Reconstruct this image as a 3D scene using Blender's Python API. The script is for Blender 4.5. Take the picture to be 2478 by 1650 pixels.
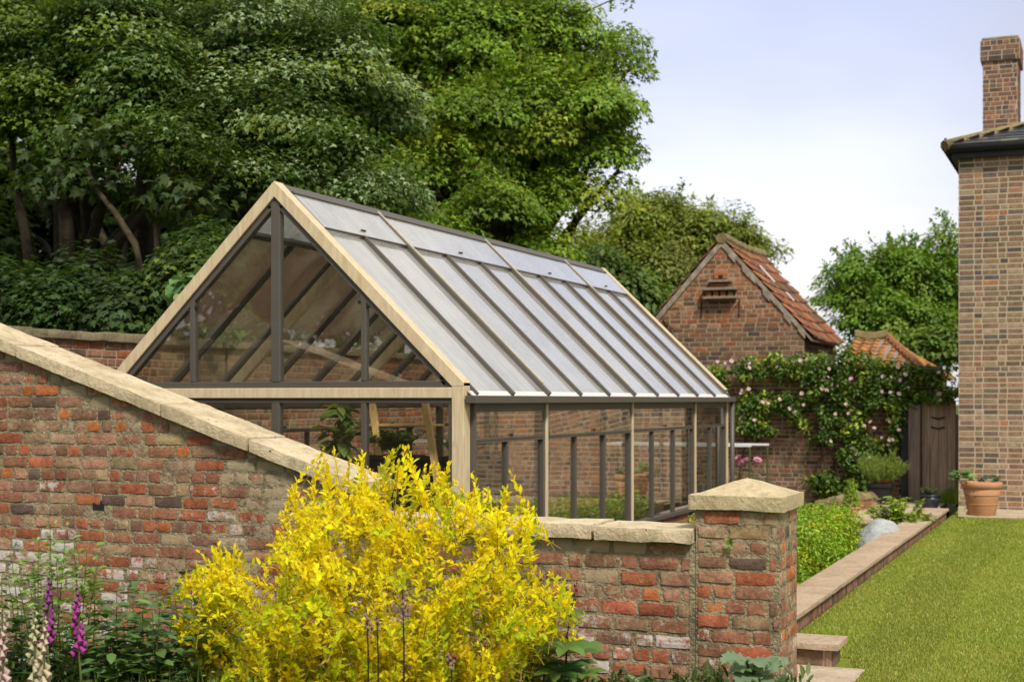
import bpy, bmesh, math, random
import numpy as np
from mathutils import Vector, noise as mnoise
for o in list(bpy.data.objects): bpy.data.objects.remove(o)
S = bpy.context.scene
COL = S.collection
rad = math.radians
# ------------------------------------------------------------------ camera
TH = 0.394; HC = 1.75; FPX = 3441.0
ST, CT = math.sin(TH), math.cos(TH)
cam = bpy.data.cameras.new('camera'); camo = bpy.data.objects.new('camera', cam); COL.objects.link(camo)
camo.location = (0, 0, HC); camo.rotation_euler = (rad(90), 0, TH)
cam.sensor_width = 36; cam.lens = 50; cam.shift_y = (967-825)/2478
cam.clip_start = .1; cam.clip_end = 2000
cam.dof.use_dof = True; cam.dof.focus_distance = 8.6; cam.dof.aperture_fstop = 3.6
S.camera = camo
# ------------------------------------------------------------------ world: bright overcast with a few blue openings
SUN_EL, SUN_AZ = rad(50), rad(138)
W = bpy.data.worlds.new('World'); S.world = W; W.use_nodes = True
nt = W.node_tree; nt.nodes.clear()
def wn(t, **k):
    n = nt.nodes.new(t)
    for a, b in k.items(): setattr(n, a, b)
    return n
out = wn('ShaderNodeOutputWorld'); bg = wn('ShaderNodeBackground'); bg.inputs[1].default_value = .1
sky = wn('ShaderNodeTexSky', sky_type='NISHITA', sun_disc=False, sun_elevation=SUN_EL, sun_rotation=SUN_AZ)
tc = wn('ShaderNodeTexCoord'); mp = wn('ShaderNodeMapping'); mp.inputs['Scale'].default_value = (1.0, 1.0, 2.6)
mp.inputs['Location'].default_value = (.35, .1, .25)
ns = wn('ShaderNodeTexNoise'); ns.inputs['Scale'].default_value = 2.1; ns.inputs['Detail'].default_value = 5; ns.inputs['Roughness'].default_value = .5
cr = wn('ShaderNodeValToRGB'); cr.color_ramp.elements[0].position = .40; cr.color_ramp.elements[1].position = .66
cr.color_ramp.elements[0].color = (.42,)*3+(1,)
ns2 = wn('ShaderNodeTexNoise'); ns2.inputs['Scale'].default_value = 3.1; ns2.inputs['Detail'].default_value = 4
cc = wn('ShaderNodeValToRGB'); cc.color_ramp.elements[0].position = .40; cc.color_ramp.elements[1].position = .60
cc.color_ramp.elements[0].color = (4.1, 4.25, 4.8, 1); cc.color_ramp.elements[1].color = (5.9, 5.9, 5.8, 1)
mx = wn('ShaderNodeMix', data_type='RGBA'); lk = nt.links.new
skyb = wn('ShaderNodeMix', data_type='RGBA', blend_type='MULTIPLY'); skyb.inputs[0].default_value = 1; skyb.inputs[7].default_value = (2.1, 1.55, 1.45, 1)
lk(tc.outputs['Generated'], mp.inputs[0]); lk(mp.outputs[0], ns.inputs[0]); lk(mp.outputs[0], ns2.inputs[0])
lk(ns.outputs[0], cr.inputs[0]); lk(ns2.outputs[0], cc.inputs[0])
# the clouds thin to blue in one opening and are brightest low down
dt = wn('ShaderNodeVectorMath', operation='DOT_PRODUCT'); dt.inputs[1].default_value = (-.198, .946, .256); lk(tc.outputs['Generated'], dt.inputs[0])
gp = wn('ShaderNodeMapRange', interpolation_type='SMOOTHSTEP'); gp.inputs[1].default_value = .972; gp.inputs[2].default_value = 1.0; gp.inputs[3].default_value = 0; gp.inputs[4].default_value = .9; lk(dt.outputs['Value'], gp.inputs[0])
gn = wn('ShaderNodeMath', operation='MULTIPLY_ADD'); lk(ns.outputs[0], gn.inputs[0]); gn.inputs[1].default_value = -1.1; gn.inputs[2].default_value = 1.35
gm_ = wn('ShaderNodeMath', operation='MULTIPLY', use_clamp=True); lk(gp.outputs[0], gm_.inputs[0]); lk(gn.outputs[0], gm_.inputs[1])
cv = wn('ShaderNodeMath', operation='SUBTRACT', use_clamp=True); cv.inputs[0].default_value = .97; lk(gm_.outputs[0], cv.inputs[1])
sz_ = wn('ShaderNodeSeparateXYZ'); lk(tc.outputs['Generated'], sz_.inputs[0])
zr = wn('ShaderNodeMapRange'); zr.inputs[1].default_value = .03; zr.inputs[2].default_value = .30; zr.inputs[3].default_value = 1.0; zr.inputs[4].default_value = .84; lk(sz_.outputs[2], zr.inputs[0])
cz = wn('ShaderNodeVectorMath', operation='SCALE'); lk(cc.outputs[0], cz.inputs[0]); lk(zr.outputs[0], cz.inputs[3])
lk(sky.outputs[0], skyb.inputs[6]); lk(cv.outputs[0], mx.inputs[0]); lk(skyb.outputs[2], mx.inputs[6]); lk(cz.outputs[0], mx.inputs[7])
lk(mx.outputs[2], bg.inputs[0]); lk(bg.outputs[0], out.inputs[0])
sun = bpy.data.lights.new('sun', 'SUN'); sun.energy = 2.6; sun.angle = rad(11); sun.color = (1, .93, .81)
suno = bpy.data.objects.new('sun', sun); COL.objects.link(suno)
# from behind the camera and to its right, high
sd = Vector((math.sin(SUN_AZ)*math.cos(SUN_EL), math.cos(SUN_AZ)*math.cos(SUN_EL), math.sin(SUN_EL)))
suno.rotation_euler = sd.to_track_quat('Z', 'Y').to_euler()
S.view_settings.view_transform = 'Standard'; S.view_settings.look = 'None'; S.view_settings.gamma = 1
S.view_settings.exposure = .68
cy = S.cycles
cy.use_denoising = True; cy.transparent_max_bounces = 40; cy.max_bounces = 7; cy.diffuse_bounces = 3; cy.glossy_bounces = 4; cy.transmission_bounces = 4
cy.caustics_reflective = False; cy.caustics_refractive = False

# ------------------------------------------------------------------ helpers: pixel of the 2355-wide view -> world
K = 2478/2355
def ray(px, py):
    t = (px*K-1239)/FPX; v = (967-py*K)/FPX
    return Vector((t*CT-ST, t*ST+CT, v))
def atY(px, py, Y): r = ray(px, py); return Vector((0, 0, HC)) + r*(Y/r.y)
def atX(px, py, X): r = ray(px, py); return Vector((0, 0, HC)) + r*(X/r.x)
def atZ(px, py, Z): r = ray(px, py); return Vector((0, 0, HC)) + r*((Z-HC)/r.z)
def atD(px, py, D): return Vector((0, 0, HC)) + ray(px, py)*D

# ------------------------------------------------------------------ tags
def tag(o, label=None, cat=None, group=None, kind=None):
    for k, v in (('label', label), ('category', cat), ('group', group), ('kind', kind)):
        if v: o[k] = v
    return o
def empty(name, loc, label, cat, group=None):
    o = bpy.data.objects.new(name, None); COL.objects.link(o); o.location = loc; o.empty_display_size = .2
    return tag(o, label, cat, group)
def copy_tree(o, parent=None):
    c = o.copy(); COL.objects.link(c)
    if parent: c.parent = parent
    for ch in list(o.children): copy_tree(ch, c)
    return c
def world_loc(o):
    v = Vector((0, 0, 0))
    while o: v += o.location; o = o.parent
    return v

# ------------------------------------------------------------------ mesh builder
class MB:
    def __init__(s): s.v = []; s.f = []; s.c = []
    def quad(s, *p):
        b = len(s.v); s.v += [tuple(x) for x in p]; s.f.append(tuple(range(b, b+len(p)))); return s
    def hexa(s, p):           # p: 8 corners, bottom ring then top ring (counter-clockwise seen from above)
        b = len(s.v); s.v += [tuple(x) for x in p]
        for q in ((3,2,1,0), (4,5,6,7), (0,1,5,4), (1,2,6,5), (2,3,7,6), (3,0,4,7)): s.f.append(tuple(b+i for i in q))
        return s
    def box(s, x0, x1, y0, y1, z0, z1):
        return s.hexa([(x0,y0,z0),(x1,y0,z0),(x1,y1,z0),(x0,y1,z0),(x0,y0,z1),(x1,y0,z1),(x1,y1,z1),(x0,y1,z1)])
    def obox(s, c, a, b, d):  # centre, three half-extent vectors (right handed)
        c, a, b, d = Vector(c), Vector(a), Vector(b), Vector(d)
        return s.hexa([c-a-b-d, c+a-b-d, c+a+b-d, c-a+b-d, c-a-b+d, c+a-b+d, c+a+b+d, c-a+b+d])
    def beam(s, p0, p1, w, h, up=(0,0,1)):
        p0, p1 = Vector(p0), Vector(p1); d = (p1-p0)/2; x = d.normalized().cross(Vector(up)).normalized(); u = x.cross(d.normalized())
        return s.obox((p0+p1)/2, x*w/2, d, u*h/2)
    def prism(s, poly, ext):
        n = len(poly); b = len(s.v); e = Vector(ext)
        s.v += [tuple(p) for p in poly]+[tuple(Vector(p)+e) for p in poly]
        s.f.append(tuple(b+i for i in range(n-1, -1, -1))); s.f.append(tuple(b+n+i for i in range(n)))
        for i in range(n): j = (i+1) % n; s.f.append((b+i, b+j, b+n+j, b+n+i))
        return s
    def tube(s, pts, rads, n=6, cap=True):
        pts = [Vector(p) for p in pts]; b = len(s.v); m = len(pts)
        if not hasattr(rads, '__len__'): rads = [rads]*m
        for i, p in enumerate(pts):
            t = (pts[min(i+1, m-1)]-pts[max(i-1, 0)]).normalized()
            a = t.cross(Vector((0,0,1))) if abs(t.z) < .95 else t.cross(Vector((0,1,0)))
            a.normalize(); c = a.cross(t)
            for k in range(n):
                q = 2*math.pi*k/n; s.v.append(tuple(p+(a*math.cos(q)+c*math.sin(q))*rads[i]))
        for i in range(m-1):
            for k in range(n):
                k2 = (k+1) % n; s.f.append((b+i*n+k, b+i*n+k2, b+(i+1)*n+k2, b+(i+1)*n+k))
        if cap: s.f.append(tuple(b+k for k in range(n-1, -1, -1))); s.f.append(tuple(b+(m-1)*n+k for k in range(n)))
        return s
    def lathe(s, c, prof, n=24):
        b = len(s.v); c = Vector(c)
        for r, z in prof:
            for k in range(n): q = 2*math.pi*k/n; s.v.append((c.x+r*math.cos(q), c.y+r*math.sin(q), c.z+z))
        for i in range(len(prof)-1):
            for k in range(n):
                k2 = (k+1) % n; s.f.append((b+i*n+k, b+i*n+k2, b+(i+1)*n+k2, b+(i+1)*n+k))
        s.f.append(tuple(b+k for k in range(n-1, -1, -1))); s.f.append(tuple(b+(len(prof)-1)*n+k for k in range(n)))
        return s
    def build(s, name, m, parent=None, bevel=0, smooth=False, fix=True, colors=None, colors2=None, loc=None):
        off = world_loc(parent) if parent else Vector(loc or (0,0,0))
        me = bpy.data.meshes.new(name)
        me.from_pydata([(x-off.x, y-off.y, z-off.z) for x, y, z in s.v], [], s.f)
        for nm, cl in (('col', colors), ('wx', colors2)):
            if cl is not None:
                at = me.color_attributes.new(nm, 'FLOAT_COLOR', 'POINT')
                at.data.foreach_set('color', np.asarray(cl, dtype=np.float32).ravel())
        if fix or bevel:
            bm = bmesh.new(); bm.from_mesh(me)
            if fix: bmesh.ops.recalc_face_normals(bm, faces=bm.faces)
            if bevel:
                bmesh.ops.bevel(bm, geom=list(bm.edges), offset=bevel, segments=1, affect='EDGES', profile=.5)
            bm.to_mesh(me); bm.free()
        if smooth: me.polygons.foreach_set('use_smooth', [True]*len(me.polygons))
        me.materials.append(m)
        o = bpy.data.objects.new(name, me); COL.objects.link(o)
        if parent: o.parent = parent
        elif loc: o.location = off
        return o
def np_mesh(name, V, F, col, m, parent=None, smooth=False):
    off = world_loc(parent) if parent else Vector((0,0,0))
    V = np.asarray(V, dtype=np.float32)-np.array(off, dtype=np.float32); F = np.asarray(F, dtype=np.int32)
    me = bpy.data.meshes.new(name)
    me.vertices.add(len(V)); me.vertices.foreach_set('co', V.ravel())
    me.loops.add(F.size); me.loops.foreach_set('vertex_index', F.ravel())
    me.polygons.add(len(F)); me.polygons.foreach_set('loop_start', np.arange(0, F.size, 3, dtype=np.int32))
    if smooth: me.polygons.foreach_set('use_smooth', np.ones(len(F), dtype=bool))
    me.update(calc_edges=True)
    if col is not None:
        a = me.color_attributes.new('col', 'FLOAT_COLOR', 'POINT')
        c = np.ones((len(V), 4), dtype=np.float32); c[:, :3] = col; a.data.foreach_set('color', c.ravel())
    me.materials.append(m)
    o = bpy.data.objects.new(name, me); COL.objects.link(o)
    if parent: o.parent = parent
    return o

# ------------------------------------------------------------------ materials
def mat(name):
    m = bpy.data.materials.new(name); m.use_nodes = True; t = m.node_tree; t.nodes.clear()
    o = t.nodes.new('ShaderNodeOutputMaterial'); return m, t, o
def nd(t, typ, ins=None, **k):
    n = t.nodes.new(typ)
    for a, b in k.items(): setattr(n, a, b)
    for a, b in (ins or {}).items():
        if hasattr(b, 'is_output') or isinstance(b, bpy.types.NodeSocket): t.links.new(b, n.inputs[a])
        else: n.inputs[a].default_value = b
    return n
def c4(c): return (c[0], c[1], c[2], 1)
def tnoise(t, scale, detail=4, rough=.55, vec=None, dist=0):
    if vec is None: vec = nd(t, 'ShaderNodeTexCoord').outputs['Object']
    return nd(t, 'ShaderNodeTexNoise', {'Vector': vec, 'Scale': scale, 'Detail': detail, 'Roughness': rough, 'Distortion': dist}).outputs[0]
def ramp(t, fac, stops):
    r = nd(t, 'ShaderNodeValToRGB', {0: fac}); e = r.color_ramp.elements
    while len(e) < len(stops): e.new(.5)
    for i, (p, c) in enumerate(stops): e[i].position = p; e[i].color = c4(c) if hasattr(c, '__len__') else (c, c, c, 1)
    return r.outputs[0]
def mixc(t, f, a, b, mode='MIX'):
    n = nd(t, 'ShaderNodeMix', data_type='RGBA', blend_type=mode)
    for i, v in ((0, f), (6, a), (7, b)):
        if isinstance(v, bpy.types.NodeSocket): t.links.new(v, n.inputs[i])
        else: n.inputs[i].default_value = v if i == 0 else c4(v)
    return n.outputs[2]
def math_(t, op, a, b=None, clamp=False):
    n = nd(t, 'ShaderNodeMath', operation=op, use_clamp=clamp)
    for i, v in ((0, a), (1, b)):
        if v is None: continue
        if isinstance(v, bpy.types.NodeSocket): t.links.new(v, n.inputs[i])
        else: n.inputs[i].default_value = v
    return n.outputs[0]
def surf(t, o, col, rough=.7, spec=.3, bump=None, bstr=.3, bdist=.01, metal=0):
    p = nd(t, 'ShaderNodeBsdfPrincipled')
    for nm, v in (('Base Color', col), ('Roughness', rough), ('Specular IOR Level', spec), ('Metallic', metal)):
        if isinstance(v, bpy.types.NodeSocket): t.links.new(v, p.inputs[nm])
        else: p.inputs[nm].default_value = c4(v) if nm == 'Base Color' else v
    if bump is not None:
        b = nd(t, 'ShaderNodeBump', {'Height': bump, 'Strength': bstr, 'Distance': bdist}); t.links.new(b.outputs[0], p.inputs['Normal'])
    t.links.new(p.outputs[0], o.inputs[0]); return p
def simple(name, col, rough=.6, var=.15, scale=8, spec=.3, bstr=.2, metal=0, c2=None, bdist=.01):
    m, t, o = mat(name); n = tnoise(t, scale, 6, .6)
    c2 = c2 or tuple(x*(1-2*var) for x in col)
    surf(t, o, ramp(t, n, [(.3, c2), (.65, col)]), rough, spec, tnoise(t, scale*6, 4), bstr, bdist, metal); return m
def brick_mat(name, mortar, sm=1.0, eff=1.0, bstr=.5):
    m, t, o = mat(name)
    a = nd(t, 'ShaderNodeAttribute', attribute_name='col'); w = nd(t, 'ShaderNodeAttribute', attribute_name='wx')
    sp = nd(t, 'ShaderNodeSeparateColor', {0: w.outputs[0]})
    big = tnoise(t, 9, 6, .65); fine = tnoise(t, 60, 5, .7); mid = tnoise(t, 15, 7, .75, dist=.7)
    c = mixc(t, 1.0, a.outputs[0], ramp(t, big, [(.25, .62), (.75, 1.3)]), 'MULTIPLY')
    c = mixc(t, 1.0, c, ramp(t, fine, [(.25, .66), (.7, 1.22)]), 'MULTIPLY')
    c = mixc(t, 1.0, c, ramp(t, tnoise(t, 26, 6, .7, dist=.4), [(.34, .66), (.5, 1.0), (.7, 1.12)]), 'MULTIPLY')
    # mortar smeared over the brick
    f = math_(t, 'ADD', mid, math_(t, 'MULTIPLY', math_(t, 'SUBTRACT', sp.outputs[0], .5), .75))
    f = nd(t, 'ShaderNodeMapRange', {0: f, 1: .60, 2: .70}); f.clamp = True
    c = mixc(t, math_(t, 'MULTIPLY', f.outputs[0], .9*sm), c, mortar)
    # lime bloom / old whitewash
    e = math_(t, 'ADD', tnoise(t, 16, 8, .75, dist=.4), math_(t, 'MULTIPLY', math_(t, 'SUBTRACT', sp.outputs[1], .5), .6))
    e = nd(t, 'ShaderNodeMapRange', {0: e, 1: .60, 2: .72}); e.clamp = True
    c = mixc(t, math_(t, 'MULTIPLY', e.outputs[0], .85*eff), c, (.62, .58, .55))
    surf(t, o, c, .9, .15, math_(t, 'ADD', fine, math_(t, 'MULTIPLY', mid, 1.5)), bstr, .012); return m
def leaf_mat(name, rough=.45, spec=.4, trans=.3, tint=(1, 1, .6)):
    m, t, o = mat(name); a = nd(t, 'ShaderNodeAttribute', attribute_name='col')
    p = nd(t, 'ShaderNodeBsdfPrincipled', {'Base Color': a.outputs[0], 'Roughness': rough, 'Specular IOR Level': spec})
    tr = nd(t, 'ShaderNodeBsdfTranslucent', {0: mixc(t, 1.0, a.outputs[0], tint, 'MULTIPLY')})
    mxs = nd(t, 'ShaderNodeMixShader', {0: trans, 1: p.outputs[0], 2: tr.outputs[0]}); t.links.new(mxs.outputs[0], o.inputs[0]); return m
def glass_mat(name, film=0.0, tint=(.95, .97, .95), filmc=(.8, .8, .8), boost=1.0):
    m, t, o = mat(name)
    lw = nd(t, 'ShaderNodeLayerWeight', {'Blend': .5}).outputs['Facing']
    R = math_(t, 'ADD', math_(t, 'MULTIPLY', math_(t, 'POWER', lw, 5.0), .96), .04)     # Schlick; double glazing counts each face twice
    R2 = math_(t, 'DIVIDE', math_(t, 'MULTIPLY', R, 2.0*boost), math_(t, 'ADD', R, 1.0), True)
    tr = nd(t, 'ShaderNodeBsdfTransparent', {0: c4(tint)}); gl = nd(t, 'ShaderNodeBsdfGlossy', {0: (1, 1, 1, 1), 'Roughness': .012 if not film else .05})
    base = tr.outputs[0]
    if film:
        mq = nd(t, 'ShaderNodeMapping', {'Vector': nd(t, 'ShaderNodeTexCoord').outputs['Object'], 'Scale': (.7, 9, .7)}); n = math_(t, 'ADD', math_(t, 'MULTIPLY', tnoise(t, 1.6, 6, .65, mq.outputs[0]), .5), math_(t, 'MULTIPLY', tnoise(t, 2.2, 6, .65), .5))
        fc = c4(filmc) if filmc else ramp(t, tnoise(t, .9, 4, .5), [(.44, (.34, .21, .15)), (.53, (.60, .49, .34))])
        d = nd(t, 'ShaderNodeBsdfDiffuse', {0: fc}); tl = nd(t, 'ShaderNodeBsdfTranslucent', {0: fc})
        dm = nd(t, 'ShaderNodeMixShader', {0: .5, 1: d.outputs[0], 2: tl.outputs[0]})
        if filmc is None:         # tan reflected haze painted into the film, on the upper slope only
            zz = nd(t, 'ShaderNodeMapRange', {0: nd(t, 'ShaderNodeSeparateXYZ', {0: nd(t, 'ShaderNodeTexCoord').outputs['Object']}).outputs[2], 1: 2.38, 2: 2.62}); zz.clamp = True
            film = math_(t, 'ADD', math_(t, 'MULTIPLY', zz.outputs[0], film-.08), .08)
        fm = nd(t, 'ShaderNodeMixShader', {0: math_(t, 'MULTIPLY', ramp(t, n, [(.38, .6), (.6, 1.2)]), film), 1: tr.outputs[0], 2: dm.outputs[0]}); base = fm.outputs[0]
    ms = nd(t, 'ShaderNodeMixShader', {0: R2, 1: base, 2: gl.outputs[0]}); t.links.new(ms.outputs[0], o.inputs[0]); return m
def wood_mat(name, col, c2, axis_scale=(14, 14, 1.2), rough=.6, bstr=.15):
    m, t, o = mat(name); tcn = nd(t, 'ShaderNodeTexCoord'); mpn = nd(t, 'ShaderNodeMapping', {'Vector': tcn.outputs['Object'], 'Scale': axis_scale})
    n = tnoise(t, 2.5, 8, .65, mpn.outputs[0], .8); surf(t, o, ramp(t, n, [(.3, c2), (.6, col)]), rough, .25, n, bstr, .006); return m
def stone_mat(name, col, dark, spots=True, lichen=(.30, .28, .13)):
    m, t, o = mat(name); n = tnoise(t, 3.5, 8, .65); n2 = tnoise(t, 30, 6, .7)
    c = ramp(t, n, [(.3, dark), (.55, col), (.8, tuple(min(.9, x*1.15) for x in col))])
    c = mixc(t, 1, c, ramp(t, n2, [(.3, .78), (.65, 1.1)]), 'MULTIPLY')
    l = nd(t, 'ShaderNodeMapRange', {0: tnoise(t, 6, 8, .75, dist=.5), 1: .56, 2: .72}); l.clamp = True
    c = mixc(t, math_(t, 'MULTIPLY', l.outputs[0], .75), c, lichen)
    st = nd(t, 'ShaderNodeMapping', {'Vector': nd(t, 'ShaderNodeTexCoord').outputs['Object'], 'Scale': (7, 7, .8)})
    k_ = nd(t, 'ShaderNodeMapRange', {0: tnoise(t, 2.2, 6, .7, st.outputs[0]), 1: .54, 2: .74}); k_.clamp = True
    c = mixc(t, math_(t, 'MULTIPLY', k_.outputs[0], .5), c, tuple(x*.42 for x in dark))
    if spots:
        v = nd(t, 'ShaderNodeTexVoronoi', {'Vector': nd(t, 'ShaderNodeTexCoord').outputs['Object'], 'Scale': 11.0}).outputs['Distance']
        s = nd(t, 'ShaderNodeMapRange', {0: v, 1: .10, 2: .06}); s.clamp = True
        c = mixc(t, s.outputs[0], c, (.05, .04, .03))
    surf(t, o, c, .9, .12, math_(t, 'ADD', n2, n), .8, .018); return m

M = {}
MORTAR = (.38, .315, .20)
M['brick'] = brick_mat('old red brick', MORTAR)
M['mortar'] = simple('lime mortar', MORTAR, .95, .28, 9, .1, 1.0, bdist=.02)
M['brick_far'] = brick_mat('garden wall brick', (.30, .22, .16), .7, .35)
M['mortar_far'] = simple('garden wall mortar', (.50, .395, .27), .95, .2, 10, .1, .4)
M['brick_house'] = brick_mat('house brick', (.45, .36, .26), .35, .12)
M['mortar_house'] = simple('house mortar', (.52, .42, .31), .95, .1, 10, .1, .3)
M['stone'] = stone_mat('coping sandstone', (.66, .545, .37), (.42, .33, .205))
M['stone_cap'] = stone_mat('pier cap sandstone', (.60, .49, .31), (.44, .36, .21), False)
M['stone_low'] = stone_mat('old grey coping', (.33, .27, .17), (.17, .14, .08), False)
M['paving'] = stone_mat('buff paving', (.56, .45, .33), (.40, .31, .22), False, (.40, .33, .22))
M['slab'] = stone_mat('sandstone slabs', (.50, .38, .27), (.38, .27, .18), False, (.33, .25, .16))
M['moss_stone'] = stone_mat('mossy stone', (.28, .22, .11), (.10, .08, .04), False, (.22, .18, .04))
M['timber'] = wood_mat('pale painted timber', (.66, .545, .36), (.50, .385, .235), (9, 9, 1.4))
M['timber_y'] = wood_mat('pale painted timber along the roof', (.62, .55, .42), (.50, .43, .31), (6, 1.2, 6))
M['alu'] = simple('grey brown aluminium', (.100, .087, .074), .45, .06, 5, .4, .03)
M['cedar'] = wood_mat('orange cedar', (.86, .55, .24), (.66, .38, .13))
M['oldwood'] = wood_mat('weathered grey timber', (.33, .26, .21), (.15, .11, .085), (10, 10, .8), .85, .5)
M['gatewood'] = wood_mat('weathered brown planks', (.56, .43, .32), (.27, .19, .135), (11, 11, .6), .85, .6)
M['glass'] = glass_mat('window glass')
M['roofglass'] = glass_mat('dusty roof glass', .66, (.95, .95, .93), (.84, .825, .80))
M['roofglass_haze'] = glass_mat('roof glass with painted haze', .46, (.95, .93, .88), None)
M['black'] = simple('black metal', (.02, .02, .022), .5, .2, 6, .4, .05)
M['blackpot'] = simple('black plastic pot', (.022, .021, .023), .45, .2, 6, .4, .08)
M['bluepot'] = simple('dark glazed pot', (.03, .035, .05), .3, .2, 6, .5, .05)
M['white'] = simple('white painted metal', (.75, .76, .78), .4, .04, 6, .4, .02)
M['strip'] = simple('pale metal strip', (.66, .65, .63), .5, .05, 6, .4, .05)
M['terracotta'] = simple('terracotta', (.50, .26, .14), .85, .10, 5, .15, .25)
M['pantile'] = None
M['lead'] = simple('dull lead', (.14, .14, .15), .6, .15, 6, .3, .2)
M['rust'] = simple('rusty iron', (.10, .055, .035), .8, .25, 20, .2, .4)
M['soil'] = simple('garden soil', (.07, .05, .032), .95, .3, 6, .1, .9, bdist=.05)
M['fleece'] = simple('white garden fleece', (.50, .53, .52), .8, .18, 14, .2, .7, bdist=.03)
M['bark'] = simple('dark bark', (.075, .058, .04), .9, .3, 9, .1, .9, bdist=.03)
M['twig'] = simple('brown twig', (.14, .075, .04), .8, .2, 12, .15, .2)
M['greenstem'] = simple('green stem', (.10, .13, .04), .6, .2, 8, .2, .1)
M['darkstem'] = simple('dark purple stem', (.045, .022, .025), .6, .2, 8, .2, .1)
M['leaf_tree'] = leaf_mat('tree leaves', .5, .28, .34, (1.35, 1.35, .35))
M['leaf'] = leaf_mat('garden leaves', .45, .4, .3, (1.2, 1.2, .4))
M['leaf_yellow'] = leaf_mat('golden leaves', .55, .15, .5, (1.05, 1.02, .4))
M['petal'] = leaf_mat('petals', .6, .2, .35, (1, .9, .95))
def attr_mat(name, rough=.8, spec=.2, bscale=30, bstr=.3, n1=6, lo=.7, hi=1.2):
    m, t, o = mat(name); a = nd(t, 'ShaderNodeAttribute', attribute_name='col')
    c = mixc(t, 1, a.outputs[0], ramp(t, tnoise(t, n1, 7, .7), [(.3, lo), (.7, hi)]), 'MULTIPLY')
    surf(t, o, c, rough, spec, tnoise(t, bscale, 5), bstr, .01); return m
M['pantile'] = attr_mat('clay pantiles', .85, .15, 30, .4, 7, .6, 1.25)
M['slate'] = attr_mat('roof slate', .6, .35, 25, .3, 5)

rnd = random.Random(7)
def pick(pal, r=rnd):
    x = r.random()*sum(w for w, _ in pal)
    for w, c in pal:
        x -= w
        if x <= 0: break
    k = r.uniform(.8, 1.2); return tuple(v*k*r.uniform(.94, 1.06) for v in c)
PAL_OLD = [(24, (.39, .13, .068)), (9, (.48, .165, .06)), (30, (.33, .15, .092)), (16, (.26, .145, .093)), (3, (.16, .11, .085)), (18, (.41, .215, .14)), (10, (.36, .24, .14))]
PAL_WALL = [(22, (.28, .14, .085)), (25, (.24, .14, .092)), (18, (.19, .115, .08)), (8, (.13, .09, .07)), (6, (.34, .14, .07)), (18, (.29, .19, .13))]
PAL_HOUSE = [(24, (.29, .185, .12)), (28, (.25, .165, .112)), (16, (.19, .138, .104)), (10, (.135, .112, .10)), (3, (.37, .18, .095)), (22, (.35, .25, .17))]
PAL_OUT = [(24, (.25, .145, .09)), (30, (.20, .125, .082)), (14, (.15, .10, .075)), (7, (.105, .085, .075)), (4, (.36, .14, .065)), (18, (.26, .18, .12))]

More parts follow.
